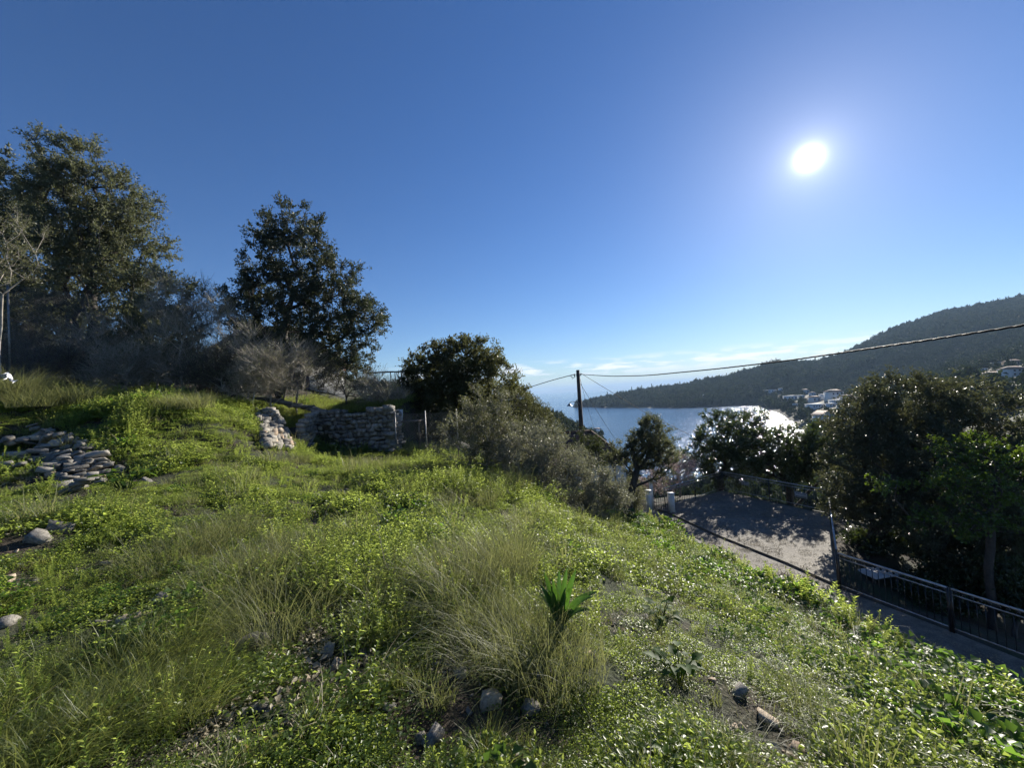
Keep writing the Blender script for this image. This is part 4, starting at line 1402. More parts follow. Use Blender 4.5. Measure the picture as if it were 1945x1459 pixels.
# return at the right end
nrmv = np.array([-ux[1], ux[0], 0]) / Lw
stone_panel(wroot, rs, ux, nrmv, .7, Hw, SLM[:5], cs=(.2, .3), ch=(.08, .13), top=lambda x: Hw)
mb = MB(); cc = np.array([ux[0] / 2, ux[1] / 2, Hw / 2]) + nrmv * .30
mb.box(cc, (Lw - .05, .42, Hw - .1), rz=math.atan2(ux[1], ux[0])); mb.build('wall_fill', M['core'], wroot)
# left wing: its right side catches the sun
wd = P(572, 826, 12.6); wdir = np.array([wd[0] - pa[0], wd[1] - pa[1], 0]); Lg = np.linalg.norm(wdir)
stone_panel(wroot, R(401), (0.02, -.1, .05), wdir, Lg, Hw + .1, SLM, cs=(.12, .28), top=lambda x: Hw + .1 - x * .18, depth=.25)
mb = MB(); side = np.array([wdir[1], -wdir[0], 0]) / Lg
cc = wdir * .5 + side * .0 + np.array([-.28, 0, Hw / 2 - .15]); mb.box(cc, (Lg, .35, Hw - .35), rz=math.atan2(wdir[1], wdir[0])); mb.build('wall_fill', M['core'], wroot)
# coping slabs along the terrace edge running left-up
rs = R(402)
for i in range(13):
    t = i / 12
    u = 500 + (625 - 500) * t; v = 757 + (783 - 757) * t
    p = P(u, v, 14.6) - np.array(wroot.location)
    link('coping_stone', SD[i % 6] if i % 3 else SM[i % 10], wroot, loc=p, rot=(rs.normal() * .1, rs.normal() * .15 + .1, rs.normal() * .3), scl=(.36 + .2 * rs.rand(), .3, .08 + .04 * rs.rand()))

# collapsed wall stub, sunlit side to the right
g0 = P(500, 862, 11.0); g1 = P(497, 800, 12.6)
sroot = empty('wall_stub', (g0[0], g0[1], T1(g0[0] + .4, g0[1]) - .15), 'short collapsed stub of pale dry stone wall left of the retaining wall', 'stone wall')
rs = R(410)
for i in range(210):
    a = rs.rand(); bb = rs.rand()
    u = 486 + 36 * a + 44 * bb * (.5 + .35 * a); v = 784 + 74 * bb
    p = G(u, v)
    if p[1] > 13: p = P(u, v, 12.6)
    p = p - np.array(sroot.location)
    s = .11 + .15 * rs.rand()
    link('stone', (SLM + SM[:2] + SLW[:1])[rs.randint(11)], sroot, loc=p + [.02, -.05, .05 + .1 * rs.rand()], rot=(rs.normal() * .3, rs.normal() * .3, rs.rand() * 3), scl=(s, s * .8, s * (.4 + .4 * rs.rand())))

# stone heap at the left: flat slabs lying in broken courses
c0 = G(110, 895)
proot = empty('stone_heap', c0, 'fallen heap of flat grey slabs in broken courses at the left of the meadow', 'stone heap')
rs = R(420)
rows = [((60, 826), (110, 838), 5), ((85, 838), (160, 858), 6), ((10, 855), (60, 850), 4), ((20, 875), (70, 880), 4), ((70, 858), (175, 872), 8), ((70, 874), (190, 884), 8), ((75, 888), (205, 892), 9),
        ((80, 900), (212, 900), 9), ((85, 912), (190, 912), 8), ((110, 922), (190, 922), 6), ((120, 934), (165, 936), 4), ((0, 895), (55, 905), 3), ((60, 845), (190, 865), 6), ((90, 880), (180, 905), 8)]
for (a, b2, n) in rows:
    n = int(n * 1.7)
    for i in range(n):
        t = (i + rs.rand() * .7) / n
        p = G(a[0] + (b2[0] - a[0]) * t, a[1] + (b2[1] - a[1]) * t + rs.normal() * 1.5)
        s = .12 + .16 * rs.rand()
        q = p - c0
        link('slab', (SLM if rs.rand() < .55 else (SLW if rs.rand() < .3 else SLD))[rs.randint(5)], proot, loc=(q[0], q[1], q[2] + .03 + .16 * rs.rand()),
             rot=(rs.normal() * .25, -.15 + rs.normal() * .22, .25 + rs.normal() * .5), scl=(s * 1.1, s * .6, .035 + .06 * rs.rand()))

for k, (px, sx, sy, sz, ty, rz, lab) in enumerate(LS):
    p = G(*px)
    if p[1] > 40: print('stone miss', px)
    pr = {'m': SLM + SM[:3], 'w': SLW + SW[:2], 'd': SLD}[ty]
    o = link('stone', pr[k % len(pr)].copy(), None, loc=(p[0], p[1], p[2] + sz * .17), rot=(.45 * math.sin(k * 2.1), .5 * math.sin(k * 1.3), rz), scl=(sx * .9, sy * .9, sz * .9))
    tag(o, lab, 'stone', 'loose stones on the meadow')

rs = R(428); xx, yy = visible_field(9000, rs, .9, 8, 1.1)
kk = meadow_mask(xx, yy) & (rs.rand(len(xx)) < .05 + .30 * bare(xx, yy)); xx, yy = xx[kk], yy[kk]; m = len(xx)
sc_ = (.012 + .035 * rs.rand(m) ** 2.5)[:, None] * np.array([1.3, .9, .6])
tag(scatter('gravel', proto_collection('pebble_protos', SM[:5] + SW[:4] + SD[:2]), 11, np.stack([xx, yy, terrain(xx, yy) + .006], 1), rs.rand(m, 3) * [.6, .6, 6.28], sc_, rs.randint(0, 11, m)), kind='stuff')

# retaining edge of the bank above the road
rs = R(430)
bw = empty('bank_wall', (5.5, 9, ROADZ), 'low rubble retaining wall under the bank along the road', 'stone wall')
yy = 2.0
while yy < 17.5:
    L = .3 + .4 * rs.rand()
    ex = float(edge_x(yy + L / 2)); zt = T1(ex - .1, yy + L / 2)
    zz = ROADZ
    while zz < zt - .3:
        h = .16 + .14 * rs.rand()
        link('stone', SD[rs.randint(6)] if rs.rand() < .8 else SM[rs.randint(10)], bw, loc=(ex + .30 - 5.5, yy + L / 2 - 9, zz + h / 2 - ROADZ),
             rot=(0, rs.normal() * .05, math.pi / 2 + rs.normal() * .05), scl=(L, .35, h))
        zz += h
    yy += L


# ------------------------------------------------------------------ squill
def squill():
    p = G(1063, 1232)
    root = empty('sea_squill', p, 'sea squill with broad strap leaves in the middle of the meadow', 'plant')
    D = p[1]
    sx = D / F0
    base = P(1063, 1180, D) - p
    mbq = MB(); mbq.tube([(0, 0, -.05), base * .5, base], [.026, .024, .03], 8); mbq.build('stem', M['squill'], root, smooth=True)
    # (tip u, tip v, depth offset, width, droop)
    spec = [(1092, 1092, .03, .052, -.02), (1076, 1090, .06, .046, -.01), (1062, 1093, .10, .044, 0), (1036, 1098, .02, .050, -.02), (1028, 1118, -.04, .042, .01),
            (1130, 1130, .02, .058, .05), (1122, 1139, -.10, .060, .06), (1120, 1163, -.05, .052, .06), (1027, 1133, .08, .040, .02), (1040, 1127, -.12, .036, .07), (1085, 1122, -.12, .045, .05), (1050, 1108, .0, .04, 0), (1085, 1105, .1, .04, 0)]
    for i, (u, v, dy, w, dr) in enumerate(spec):
        w = w * .86; u = 1063 + (u - 1063) * 1.08; v = 1180 + (v - 1180) * 1.12
        tip = P(u, v, D + dy) - p
        s = base * .75
        n = 9
        t = np.linspace(0, 1, n)
        mid = (s + tip) / 2 + np.array([(s[0] - tip[0]) * .12, 0, .03 + dr])
        q = (1 - t)[:, None] ** 2 * s + 2 * (t * (1 - t))[:, None] * mid + t[:, None] ** 2 * tip
        d = np.gradient(q, axis=0); d /= np.linalg.norm(d, axis=1, keepdims=True)
        out = np.array([tip[0] - s[0], tip[1] - s[1], 0.0]); out += np.array([0, -.02, 0])
        sd2 = np.cross(d, np.array([out[0] * .6, out[1] * .6 - .08, .25])); sd2 /= np.linalg.norm(sd2, axis=1, keepdims=True)
        nn_ = np.cross(sd2, d)
        wd_ = w * np.sin(np.clip(t * .80 + .17, 0, 1) * math.pi) ** .7 * .5
        wd_[-1] = .001
        V = np.stack([q - sd2 * wd_[:, None] + nn_ * wd_[:, None] * .35, q, q + sd2 * wd_[:, None] + nn_ * wd_[:, None] * .35], 1).reshape(-1, 3)
        Q = [(r * 3 + c, r * 3 + c + 1, r * 3 + c + 4, r * 3 + c + 3) for r in range(n - 1) for c in range(2)]
        link('leaf', mesh_np('leaf', V, None, Q, M['squill'], var=R(i).rand(len(Q)), smooth=True), root)


squill()

M['arum'] = leaf_mat('arum_leaf', (.018, .045, .010), (.05, .10, .018), (.20, .32, .03), .4, .6, 1.5, spec=.2)
# arum / acanthus like broad plants
for i, (px, r_, lab) in enumerate([((240, 935), .40, 'dark green broad leaved plant at the right foot of the slab heap'), ((1195, 1000), .55, 'bright glossy leaved plant on the crest by the road'),
                                  ((1255, 1190), .2, 'small shiny leaved plant right of the squill'), ((1290, 1300), .2, 'broad leaved plant on the lower slope')]):
    p = G(*px); rs = R(500 + i)
    root = empty('arum_plant', p, lab, 'plant')
    mbs = MB(); n = 26
    for k in range(n):
        a = rs.rand() * 6.28; r = r_ * math.sqrt(rs.rand()); h = r_ * (.45 + .7 * rs.rand()) * (1 - .4 * r / r_)
        b = np.array([math.cos(a) * r * .7, math.sin(a) * r * .7, h]); l = r_ * .42 * (.6 + .6 * rs.rand())
        d = np.array([math.cos(a), math.sin(a), .15 + rs.normal() * .3]); d /= np.linalg.norm(d)
        s = np.cross(d, [0, 0, 1.0]); s /= np.linalg.norm(s); nn_ = np.cross(s, d)
        mbs.tube([b * [.2, .2, -.05], b * [.6, .6, .7], b], .004 * r_ / .3, 4, False)
        V = [b, b + d * l * .25 + s * l * .36 + nn_ * l * .1, b + d * l * .62 + s * l * .27 + nn_ * l * .04, b + d * l - nn_ * l * .2, b + d * l * .62 - s * l * .27 + nn_ * l * .04, b + d * l * .25 - s * l * .36 + nn_ * l * .1, b + d * l * .5]
        link('leaf', mesh_np('leaf', V, [(0, 6, 1), (1, 6, 2), (2, 6, 3), (3, 6, 4), (4, 6, 5), (5, 6, 0)], None, M['arum'], var=R(k).rand(6)), root)
    mbs.build('stem', M['arum'], root)


# ------------------------------------------------------------------ utility pole, lamp, cables
pt = P(1097.5, 703, 22); pbase = np.array([pt[0], pt[1], T1(pt[0], pt[1])])
root = empty('utility_pole', pbase, 'dark wooden utility pole on the slope above the bay', 'utility pole')
h = pt[2] - pbase[2]
MB().tube([(0, 0, -.3), (0, 0, h * .5), (0, 0, h)], [.15, .125, .095], 12).build('pole', M['pole'], root, smooth=True)
mb = MB(); mb.tube([(-.25, 0, h - .25), (.16, 0, h - .22)], .018, 6); mb.tube([(-.2, 0, h - .25), (-.2, 0, h - .36)], .03, 8); mb.tube([(.14, 0, h - .22), (.14, 0, h - .32)], .03, 8)
mb.build('cable_bracket', M['iron'], root)
for k in range(3):
    MB().tube([(-.09, -.06, h - .3), (-.25 - .05 * k, -.08, h - .42 - .03 * k), (-.42, -.05, h - .3), (-.5, 0, h - .28)], .009, 5).build('drop_wire', M['cable'], root)
for k in range(3):
    MB().box((0, -.13, h * (.3 + .2 * k)), (.02, .02, .3)).build('conduit_clip', M['wire'], root)
lampz = P(1100, 764, 22)[2] - pbase[2]
lamp = MB()
lamp.tube([(0, -.1, lampz - .15), (-.1, -.12, lampz), (-.3, -.13, lampz + .05), (-.52, -.13, lampz + .04), (-.58, -.13, lampz - .06)], .016, 6)
arm = lamp.build('lamp_arm', M['wire'], root)
mb = MB()
ang_ = np.linspace(0, 2 * math.pi, 13)[:-1]
prof = [(.03, .04), (.04, .0), (.10, -.05), (.16, -.11)]
Vp = [(-.60 + r * math.cos(a), -.13 + r * math.sin(a), lampz - .06 + z) for r, z in prof for a in ang_]
Qp = [(i * 12 + j, i * 12 + (j + 1) % 12, (i + 1) * 12 + (j + 1) % 12, (i + 1) * 12 + j) for i in range(3) for j in range(12)]
mb.raw(Vp, Qp); mb.build('lamp_shade', M['wire'], root)
mb = MB(); mb.tube([(-.60, -.13, lampz - .10), (-.60, -.13, lampz - .2)], [.035, .055], 8); mb.build('bulb', M['white'], root)


def cable(pts, r, label, name='cable', twist=False):
    pts = np.array(pts)
    # smooth resample
    t = np.linspace(0, 1, len(pts)); tt = np.linspace(0, 1, 120 if twist else 40)
    q = np.stack([np.interp(tt, t, pts[:, i]) for i in range(3)], 1)
    k = np.ones(5) / 5
    qs = q.copy()
    for i in range(3): qs[2:-2, i] = np.convolve(q[:, i], k, 'valid')
    if twist:
        root = empty(name, pts[0], label, 'cable')
        seglen = np.r_[0, np.cumsum(np.linalg.norm(np.diff(qs, axis=0), axis=1))]
        s = np.arange(0, seglen[-1], .05)
        qq = np.stack([np.interp(s, seglen, qs[:, i]) for i in range(3)], 1)
        d = np.gradient(qq, axis=0); d /= np.linalg.norm(d, axis=1, keepdims=True)
        a = np.cross(d, [0, 0, 1.0]); a /= np.linalg.norm(a, axis=1, keepdims=True); b = np.cross(a, d)
        for ph in (0, 2.09, 4.19):
            w = s / .55 * 2 * math.pi + ph
            p = qq + (a * np.cos(w)[:, None] + b * np.sin(w)[:, None]) * r * .95
            V, Q, T = tube_arrays([p - pts[0]], [np.full(len(p), r)], 5)
            link('strand', mesh_np('strand', V, T, Q, M['cable'], smooth=True), root)
        return root
    V, Q, T = tube_arrays([qs], [np.full(len(qs), r)], 5)
    return tag(link(name, mesh_np(name, V, T, Q, M['cable'], smooth=True)), label, 'cable')


def cy_(u):
    d = pdir(u, 700); t = d[0] / d[1]
    return 8.1 / (t + .2)


cp = [(1100, 711), (1160, 715), (1230, 713.5), (1361, 701), (1491, 686), (1621, 667), (1752, 648), (1850, 633), (1945, 618), (2100, 585), (2400, 500)]
cable([P(u, v, min(22, cy_(u))) for u, v in cp], .0095, 'thick twisted black cable running from the pole across the hill', twist=True)
cable([P(1092, 711, 22), P(1050, 722, 25), P(1008, 735, 28), P(930, 760, 32)], .022, 'twisted cable descending left from the pole top')
cable([P(1103, 709, 22), P(1160, 744, 21), P(1230, 787, 20), P(1310, 826, 19.5)], .011, 'thin service cable descending right from the pole top to the trees')
cable([P(1101, 716, 22), P(1112, 760, 25), P(1128, 812, 29)], .009, 'faint steep wire from the pole down to the tiled roof, left one')
cable([P(1102, 728, 22), P(1130, 775, 25), P(1168, 834, 30)], .011, 'faint steep wire from the pole down to the tiled roof, right one')


# ------------------------------------------------------------------ railings, gate posts, signs
BAL = MB().tube([(0, 0, 0), (0, 0, 1)], .009, 6).mesh('baluster', M['iron'])
DOT = MB().tube([(0, -.008, 0), (0, .008, 0)], .028, 8).mesh('rosette', M['iron'])


def railing(a, b, label, h=.95, za=None, zb=None, dots=False, posts=None):
    a = np.array([a[0], a[1], za if za is not None else ROADZ]); b = np.array([b[0], b[1], zb if zb is not None else ROADZ])
    L = np.linalg.norm((b - a)[:2])
    root = empty('railing', a, label, 'railing', 'railings around the paved bay')
    d = b - a
    up = np.array([0, 0, 1.0])
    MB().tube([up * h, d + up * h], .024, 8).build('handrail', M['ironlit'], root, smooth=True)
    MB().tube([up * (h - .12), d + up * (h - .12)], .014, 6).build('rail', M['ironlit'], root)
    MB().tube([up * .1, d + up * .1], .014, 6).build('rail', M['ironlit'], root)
    nb = int(L / .125)
    for i in range(1, nb):
        q = d * i / nb
        link('baluster', BAL, root, loc=q + up * .1, scl=(1, 1, h - .22))
    if dots:
        rz = math.atan2(d[1], d[0])
        for i in range(nb):
            link('rosette', DOT, root, loc=d * (i + .5) / nb + up * (h - .06), rot=(0, 0, rz))
    npst = posts or max(1, round(L / 2.0))
    for i in range(npst + 1):
        MB().box((0, 0, h / 2 + .01), (.036, .036, h + .02)).build('post', M['iron'], root, loc=d * i / npst)
    return root


gr_ = lambda x, y: (x, y)
railing((6.75, 18.65), (10.6, 20.95), 'dark railing rising from the gate posts to the far corner of the bay', zb=ROADZ + .1)
railing((10.65, 20.9), (12.6, 16.5), 'dark railing with two signs along the far side of the bay', za=ROADZ + .1, zb=ROADZ + .1)
railing((12.58, 16.4), (8.5, 10.95), 'railing running toward the road corner, its handrail glinting white', za=ROADZ + .1, zb=ROADZ + .05)
railing((8.46, 10.85), (9.22, 8.85), 'lower railing beside the shaded road, upper half', dots=True)
railing((9.24, 8.8), (10.6, 5.4), 'lower railing beside the shaded road, lower half leaving the picture', dots=True)
for i, (u, v, Y, hh, lab, s) in enumerate([(1234, 975, 18.2, .98, 'white square gate post nearer the meadow', .2), (1277, 980, 18.0, .85, 'white square gate post at the end of the dark railing', .22)]):
    p = P(u, v, Y); mb = MB()
    root = empty('gate_post', (p[0], p[1], ROADZ), lab, 'gate post', 'white gate posts at the paved bay')
    MB().box((0, 0, hh / 2), (s, s, hh)).build('shaft', M['white'], root)
    MB().box((0, 0, hh + .02), (s + .04, s + .04, .045)).build('cap', M['white'], root)
g1_ = P(1240, 975, 18.2); g2_ = P(1272, 980, 18.1)
root = empty('garden_gate', (g1_[0] + .1, g1_[1], ROADZ), 'small dark barred gate between the two white posts', 'gate')
d = np.array([g2_[0] - g1_[0] - .15, g2_[1] - g1_[1], 0])
for z in (.15, .8): MB().tube([(0, 0, z), d + [0, 0, z]], .012, 6).build('rail', M['iron'], root)
for i in range(7): link('bar', BAL, root, loc=d * i / 6 + [0, 0, .1], scl=(1, 1, .75))
p = P(1238, 950, 19.4)
root = empty('lamp_post', (p[0], p[1], T1(p[0], p[1])), 'slim pale post with a flat white cap behind the gate', 'post')
hz = P(1238, 915, 19.4)[2] - root.location[2]
MB().box((0, 0, hz / 2), (.13, .13, hz)).build('shaft', M['white'], root)
MB().box((0, 0, hz + .03), (.42, .3, .06)).build('cap', M['white'], root)


def sign(u, v, Y, w, h, label, nlines, rz):
    p = P(u, v, Y)
    root = empty('sign', p, label, 'sign', 'small signs wired to the far railing', rz=rz)
    MB().box((0, 0, 0), (w, .012, h)).build('plate', M['signp'], root)
    for z in (h / 2 - .012, -h / 2 + .012): MB().box((0, -.008, z), (w, .004, .018)).build('border', M['ink'], root)
    rs = R(int(u))
    for k in range(nlines):
        z = h * .24 - k * h * .48 / max(1, nlines - 1)
        x = -w * .4; mb = MB()
        while x < w * .38:
            l = .02 + .045 * rs.rand()
            mb.box((x + l / 2, -.009, z), (l, .004, h * .12)); x += l + .012
        mb.build('lettering', M['ink'], root)


rzs = math.atan2(16.5 - 20.9, 12.6 - 10.65)
sign(1415, 919, 20.1, .42, .22, 'small pale sign on the railing nearer the far corner', 2, rzs)
sign(1521, 941, 17.4, .5, .26, 'pale rectangular sign on the railing below the dense dark tree', 2, rzs)

# slatted table beyond the lower railing
p = P(1672, 1136, 12.0)
p = (p[0], p[1], p[2])
gz = T1(p[0], p[1])
root = empty('garden_table', (p[0], p[1], gz), 'bleached slatted table top glowing behind the lower railing', 'table', rz=.15)
th_ = max(.25, p[2] - gz)
for k in range(6):
    MB().box((0, -.26 + k * .105, th_), (.92, .09, .022)).build('slat', M['woodpale'], root)
for sx in (-.38, .38):
    for sy in (-.2, .2):
        MB().box((sx, sy, th_ / 2 - .02), (.05, .05, th_ - .02)).build('leg', M['wood'], root)

# ------------------------------------------------------------------ cottage behind the holm oak
def tile_roof(root, A, B, Cc, D, nx, ny, mat=None):
    """corrugated clay tiles between eave A-B and ridge D-C, every tile its own lip, one mesh"""
    A, B, Cc, D = [np.array(q, float) for q in (A, B, Cc, D)]
    n = np.cross(B - A, D - A); n /= np.linalg.norm(n)
    if n[2] < 0: n = -n
    V, Q = [], []
    for j in range(ny):
        t0, t1 = j / ny, (j + 1.25) / ny
        L0, R0 = A + (D - A) * t0, B + (Cc - B) * t0; t1 = min(t1, 1)
        L1, R1 = A + (D - A) * t1, B + (Cc - B) * t1
        k = nx * 4
        for i in range(k + 1):
            s = i / k; w = .035 * abs(math.sin(s * nx * math.pi)) ** .7
            V.append(L0 + (R0 - L0) * s + n * (w + .045)); V.append(L1 + (R1 - L1) * s + n * w)
        o_ = j * (k + 1) * 2
        for i in range(k):
            Q.append((o_ + i * 2, o_ + i * 2 + 2, o_ + i * 2 + 3, o_ + i * 2 + 1))
    o = link('tiles', mesh_np('tiles', V, None, Q, mat or M['tile']), root)
    o['kind'] = 'stuff'
    return o


c = P(645, 757, 20)
x1 = c[0]; x0 = P(385, 700, 20)[0]; z0 = .05; ze = P(500, 698, 20)[2]; zr2 = P(480, 625, 21.8)[2]
root = empty('cottage', ((x0 + x1) / 2, 20, z0), 'low white cottage with brown tiled roof behind the holm oak', 'house', rz=.45)
w = x1 - x0; hz = ze - z0
MB().box((0, 1.8, hz / 2), (w, 3.6, hz)).build('wall', M['plaster'], root)
e = .35
rl = 2.2
tile_roof(root, (-w / 2 - e, -e, hz), (w / 2 + e, -e, hz), (w / 2 - rl, 1.8, zr2 - z0), (-w / 2 + rl, 1.8, zr2 - z0), 40, 12)
mb = MB()
Vr = [(-w / 2 - e, -e, hz - .01), (w / 2 + e, -e, hz - .01), (w / 2 + e, 3.6 + e, hz - .01), (-w / 2 - e, 3.6 + e, hz - .01), (-w / 2 + rl, 1.8, zr2 - z0 - .03), (w / 2 - rl, 1.8, zr2 - z0 - .03)]
mb.raw(Vr, [(0, 1, 5, 4), (2, 3, 4, 5), (0, 3, 2, 1)], [(1, 2, 5), (3, 0, 4)]); mb.build('roof', M['tile'], root)
xd = P(566, 730, 20)[0] - (x0 + x1) / 2
f = MB().box((xd, -.03, .85), (.75, .06, 1.7)).build('door', M['blue'], root)
for k in range(2): MB().box((xd - .19 + .38 * k, -.07, .85), (.32, .02, 1.5)).build('door_panel', M['blue'], root)

# pergola by the cottage
p0 = P(690, 709, 18.5); p1 = P(752, 706, 17.5)
gz = T1(p1[0], p1[1])
root = empty('pergola', (p1[0], p1[1], gz), 'rickety pole pergola between the cottage and the round bush', 'pergola')
tz = p1[2] - gz
a_ = p0 - [p1[0], p1[1], gz]
MB().tube([a_ + [0, 0, 0], (-.1, 0, tz)], .035, 6).build('beam', M['wood'], root)
MB().tube([a_ + [0, .8, .05], (.1, .8, tz + .05)], .03, 6).build('beam', M['wood'], root)
MB().tube([a_ + [-.3, .4, .02], (.3, .3, tz + .02)], .02, 6).build('beam', M['wood'], root)
for q in ((0, 0, 0), (.05, .8, 0), (-.2, 0, 0)): MB().tube([q, (q[0] - .05, q[1], tz)], .022, 6).build('post', M['wood'], root)
MB().tube([(.35, .1, tz - 1.2), (0, 0, tz)], .018, 6).build('brace', M['wood'], root)

# platform with a white panel by the end of the wall
p = P(772, 801, 14.6); gz = T1(p[0], p[1])
root = empty('wooden_platform', (p[0], p[1], gz), 'small wooden platform beside the free end of the stone wall', 'platform')
hh = p[2] - gz
for k in range(5): MB().box((0, k * .16, hh), (1.0, .14, .03), rz=.02).build('plank', M['wood'], root)
for sx in (-.42, .42): MB().box((sx, .1, hh / 2 - .02), (.06, .06, hh - .04)).build('leg', M['wood'], root)
q = P(755, 796, 14.75)
o = MB().box((0, 0, .22), (.40, .02, .42), rx=-.2).build('white_panel', M['signp'], None, loc=(q[0], q[1], p[2] + .02))
tag(o, 'pale rectangular board leaning on the wooden platform', 'board')

# chain link fences
def chainlink(a, b, h, label, posts, seed, rel=.06):
    a = np.array(a, float); b = np.array(b, float)
    root = empty('wire_fence', a, label, 'fence')
    d = b - a; L = np.linalg.norm(d[:2]); e_ = d / L
    for t in posts:
        MB().tube([d * t + [0, 0, -.2], d * t + [0, 0, h + .08]], .022, 8).build('post', M['wire'], root)
    V_, R_ = [], []
    n = int((L + h) / rel)
    for i in range(n):
        for s in (0, 1):
            x0_ = i * rel if s else i * rel - h; x1_ = x0_ - h if s else x0_ + h
            za_, zb_ = 0.02, h
            pts = []
            xa, xb = x0_, x1_
            # clip to panel
            ts = [0, 1]
            for X in (0, L):
                if (xa - X) * (xb - X) < 0: ts.append((X - xa) / (xb - xa))
            ts = sorted(ts)
            for k in range(len(ts) - 1):
                m_ = xa + (xb - xa) * (ts[k] + ts[k + 1]) / 2
                if 0 <= m_ <= L:
                    for tt_ in (ts[k], ts[k + 1]):
                        x_ = xa + (xb - xa) * tt_; z_ = za_ + (zb_ - za_) * tt_
                        pts.append(e_ * x_ + np.array([0, 0, z_]))
                    break
            if len(pts) == 2:
                V_.append(np.array(pts)); R_.append(np.full(2, .0022))
    V, Q, T = tube_arrays(V_, R_, 3, False)
    o = link('wire_mesh', mesh_np('wire_mesh', V, None, Q, M['wire']), root); o['kind'] = 'stuff'
    return root


p1 = P(803, 852, 13.6); p2 = P(868, 836, 13.4)
p0 = P(750, 850, 13.9)
hF = P(803, 785, 13.6)[2]
g = T1(p1[0], p1[1])
chainlink((p0[0], p0[1], g), (P(905, 840, 13.3)[0], 13.3, g), hF - g, 'chain link fence between the stone wall and the grey scrub', [.02, .40, .78], 1)
pl = P(10, 620, 10.5); gl = T1(pl[0], pl[1])
chainlink((P(-60, 600, 10.5)[0], 10.5, gl + .5), (P(215, 700, 13)[0], 13.0, gl + .6), P(10, 528, 10.5)[2] - gl - .5, 'rusty chain link fence in front of the left olive trunk', [.24], 2)

# scrap of white plastic caught in the reeds
p = P(16, 718, 8.6); rs = R(9)
mb = MB()
V = []; n = 7
for i in range(n):
    for j in range(5):
        a = i / (n - 1); b_ = j / 4
        V.append((a * .26 - .13 + .03 * math.sin(j * 2 + i), .05 * math.sin(i * 1.7 + j * 1.1), (b_ - .5) * .07 + .09 * math.sin(a * 5) + rs.normal() * .008))
Q = [(i * 5 + j, i * 5 + j + 1, (i + 1) * 5 + j + 1, (i + 1) * 5 + j) for i in range(n - 1) for j in range(4)]
tag(link('plastic_scrap', mesh_np('plastic_scrap', V, None, Q, M['bag'], smooth=True), None, loc=p), 'crumpled scrap of white plastic caught in the reedy grass', 'plastic scrap')

# dead log on the slope
p = G(1185, 1080)
root = empty('dead_branch', p, 'charred dead branch lying on the slope above the road', 'branch')
MB().tube([(-.30, .15, .12), (-.05, 0, .08), (.25, -.18, .04)], [.03, .045, .035], 7).build('limb', M['bark'], root, smooth=True)
MB().tube([(-.2, .1, .1), (-.3, .2, .22), (-.42, .3, .26)], [.02, .015, .008], 6).build('side_twig', M['bark'], root, smooth=True)

# ------------------------------------------------------------------ tiled house below the pole
rA = P(1060, 824, 33); rB = P(1122, 826, 33)
zt = rA[2]; gz = zt - 4.6
cx, cyy = (rA[0] + rB[0]) / 2, 33.0
root = empty('tiled_house', (cx, cyy, gz), 'house below the utility pole showing only its red brown tiled roof', 'house')
hw = (rB[0] - rA[0]) / 2 + 2.0; eave = zt - gz - 1.9
MB().box((0, 0, eave / 2), (2 * hw - .5, 7.0, eave)).build('wall', M['plaster'], root)
rh = (rB[0] - rA[0]) / 2
tile_roof(root, (-hw, -3.9, eave), (hw, -3.9, eave), (rh, 0, zt - gz), (-rh, 0, zt - gz), 26, 14)
tile_roof(root, (hw, -3.9, eave), (hw, 3.9, eave), (rh, 0.02, zt - gz), (rh, -.02, zt - gz), 30, 14)
mb = MB()
mb.raw([(-hw, -3.9, eave - .02), (hw, -3.9, eave - .02), (hw, 3.9, eave - .02), (-hw, 3.9, eave - .02), (-rh, 0, zt - gz - .04), (rh, 0, zt - gz - .04)], [(0, 1, 5, 4), (2, 3, 4, 5), (0, 3, 2, 1)], [(1, 2, 5), (3, 0, 4)])
mb.build('roof', M['tile'], root)
MB().tube([(hw, -3.9, eave + .08), (rh, 0, zt - gz + .08)], .09, 6).build('ridge_tiles', M['tile'], root)
MB().tube([(-rh, 0, zt - gz + .08), (rh, 0, zt - gz + .08)], .09, 6).build('ridge_tiles', M['tile'], root)


# ------------------------------------------------------------------ village houses
def land_z(x, y):
    t = x / y; c_ = []
    if tsA[0] <= t <= tsA[-1]: c_.append(float(gA(t, y)))
    if tsB[0] <= t <= tsB[-1]: c_.append(float(gB(t, y)))
    if t < tsL[-1]: c_.append(float(gL(t, min(y, 420))))
    return max(c_) if c_ else SEA


HOUSES = []


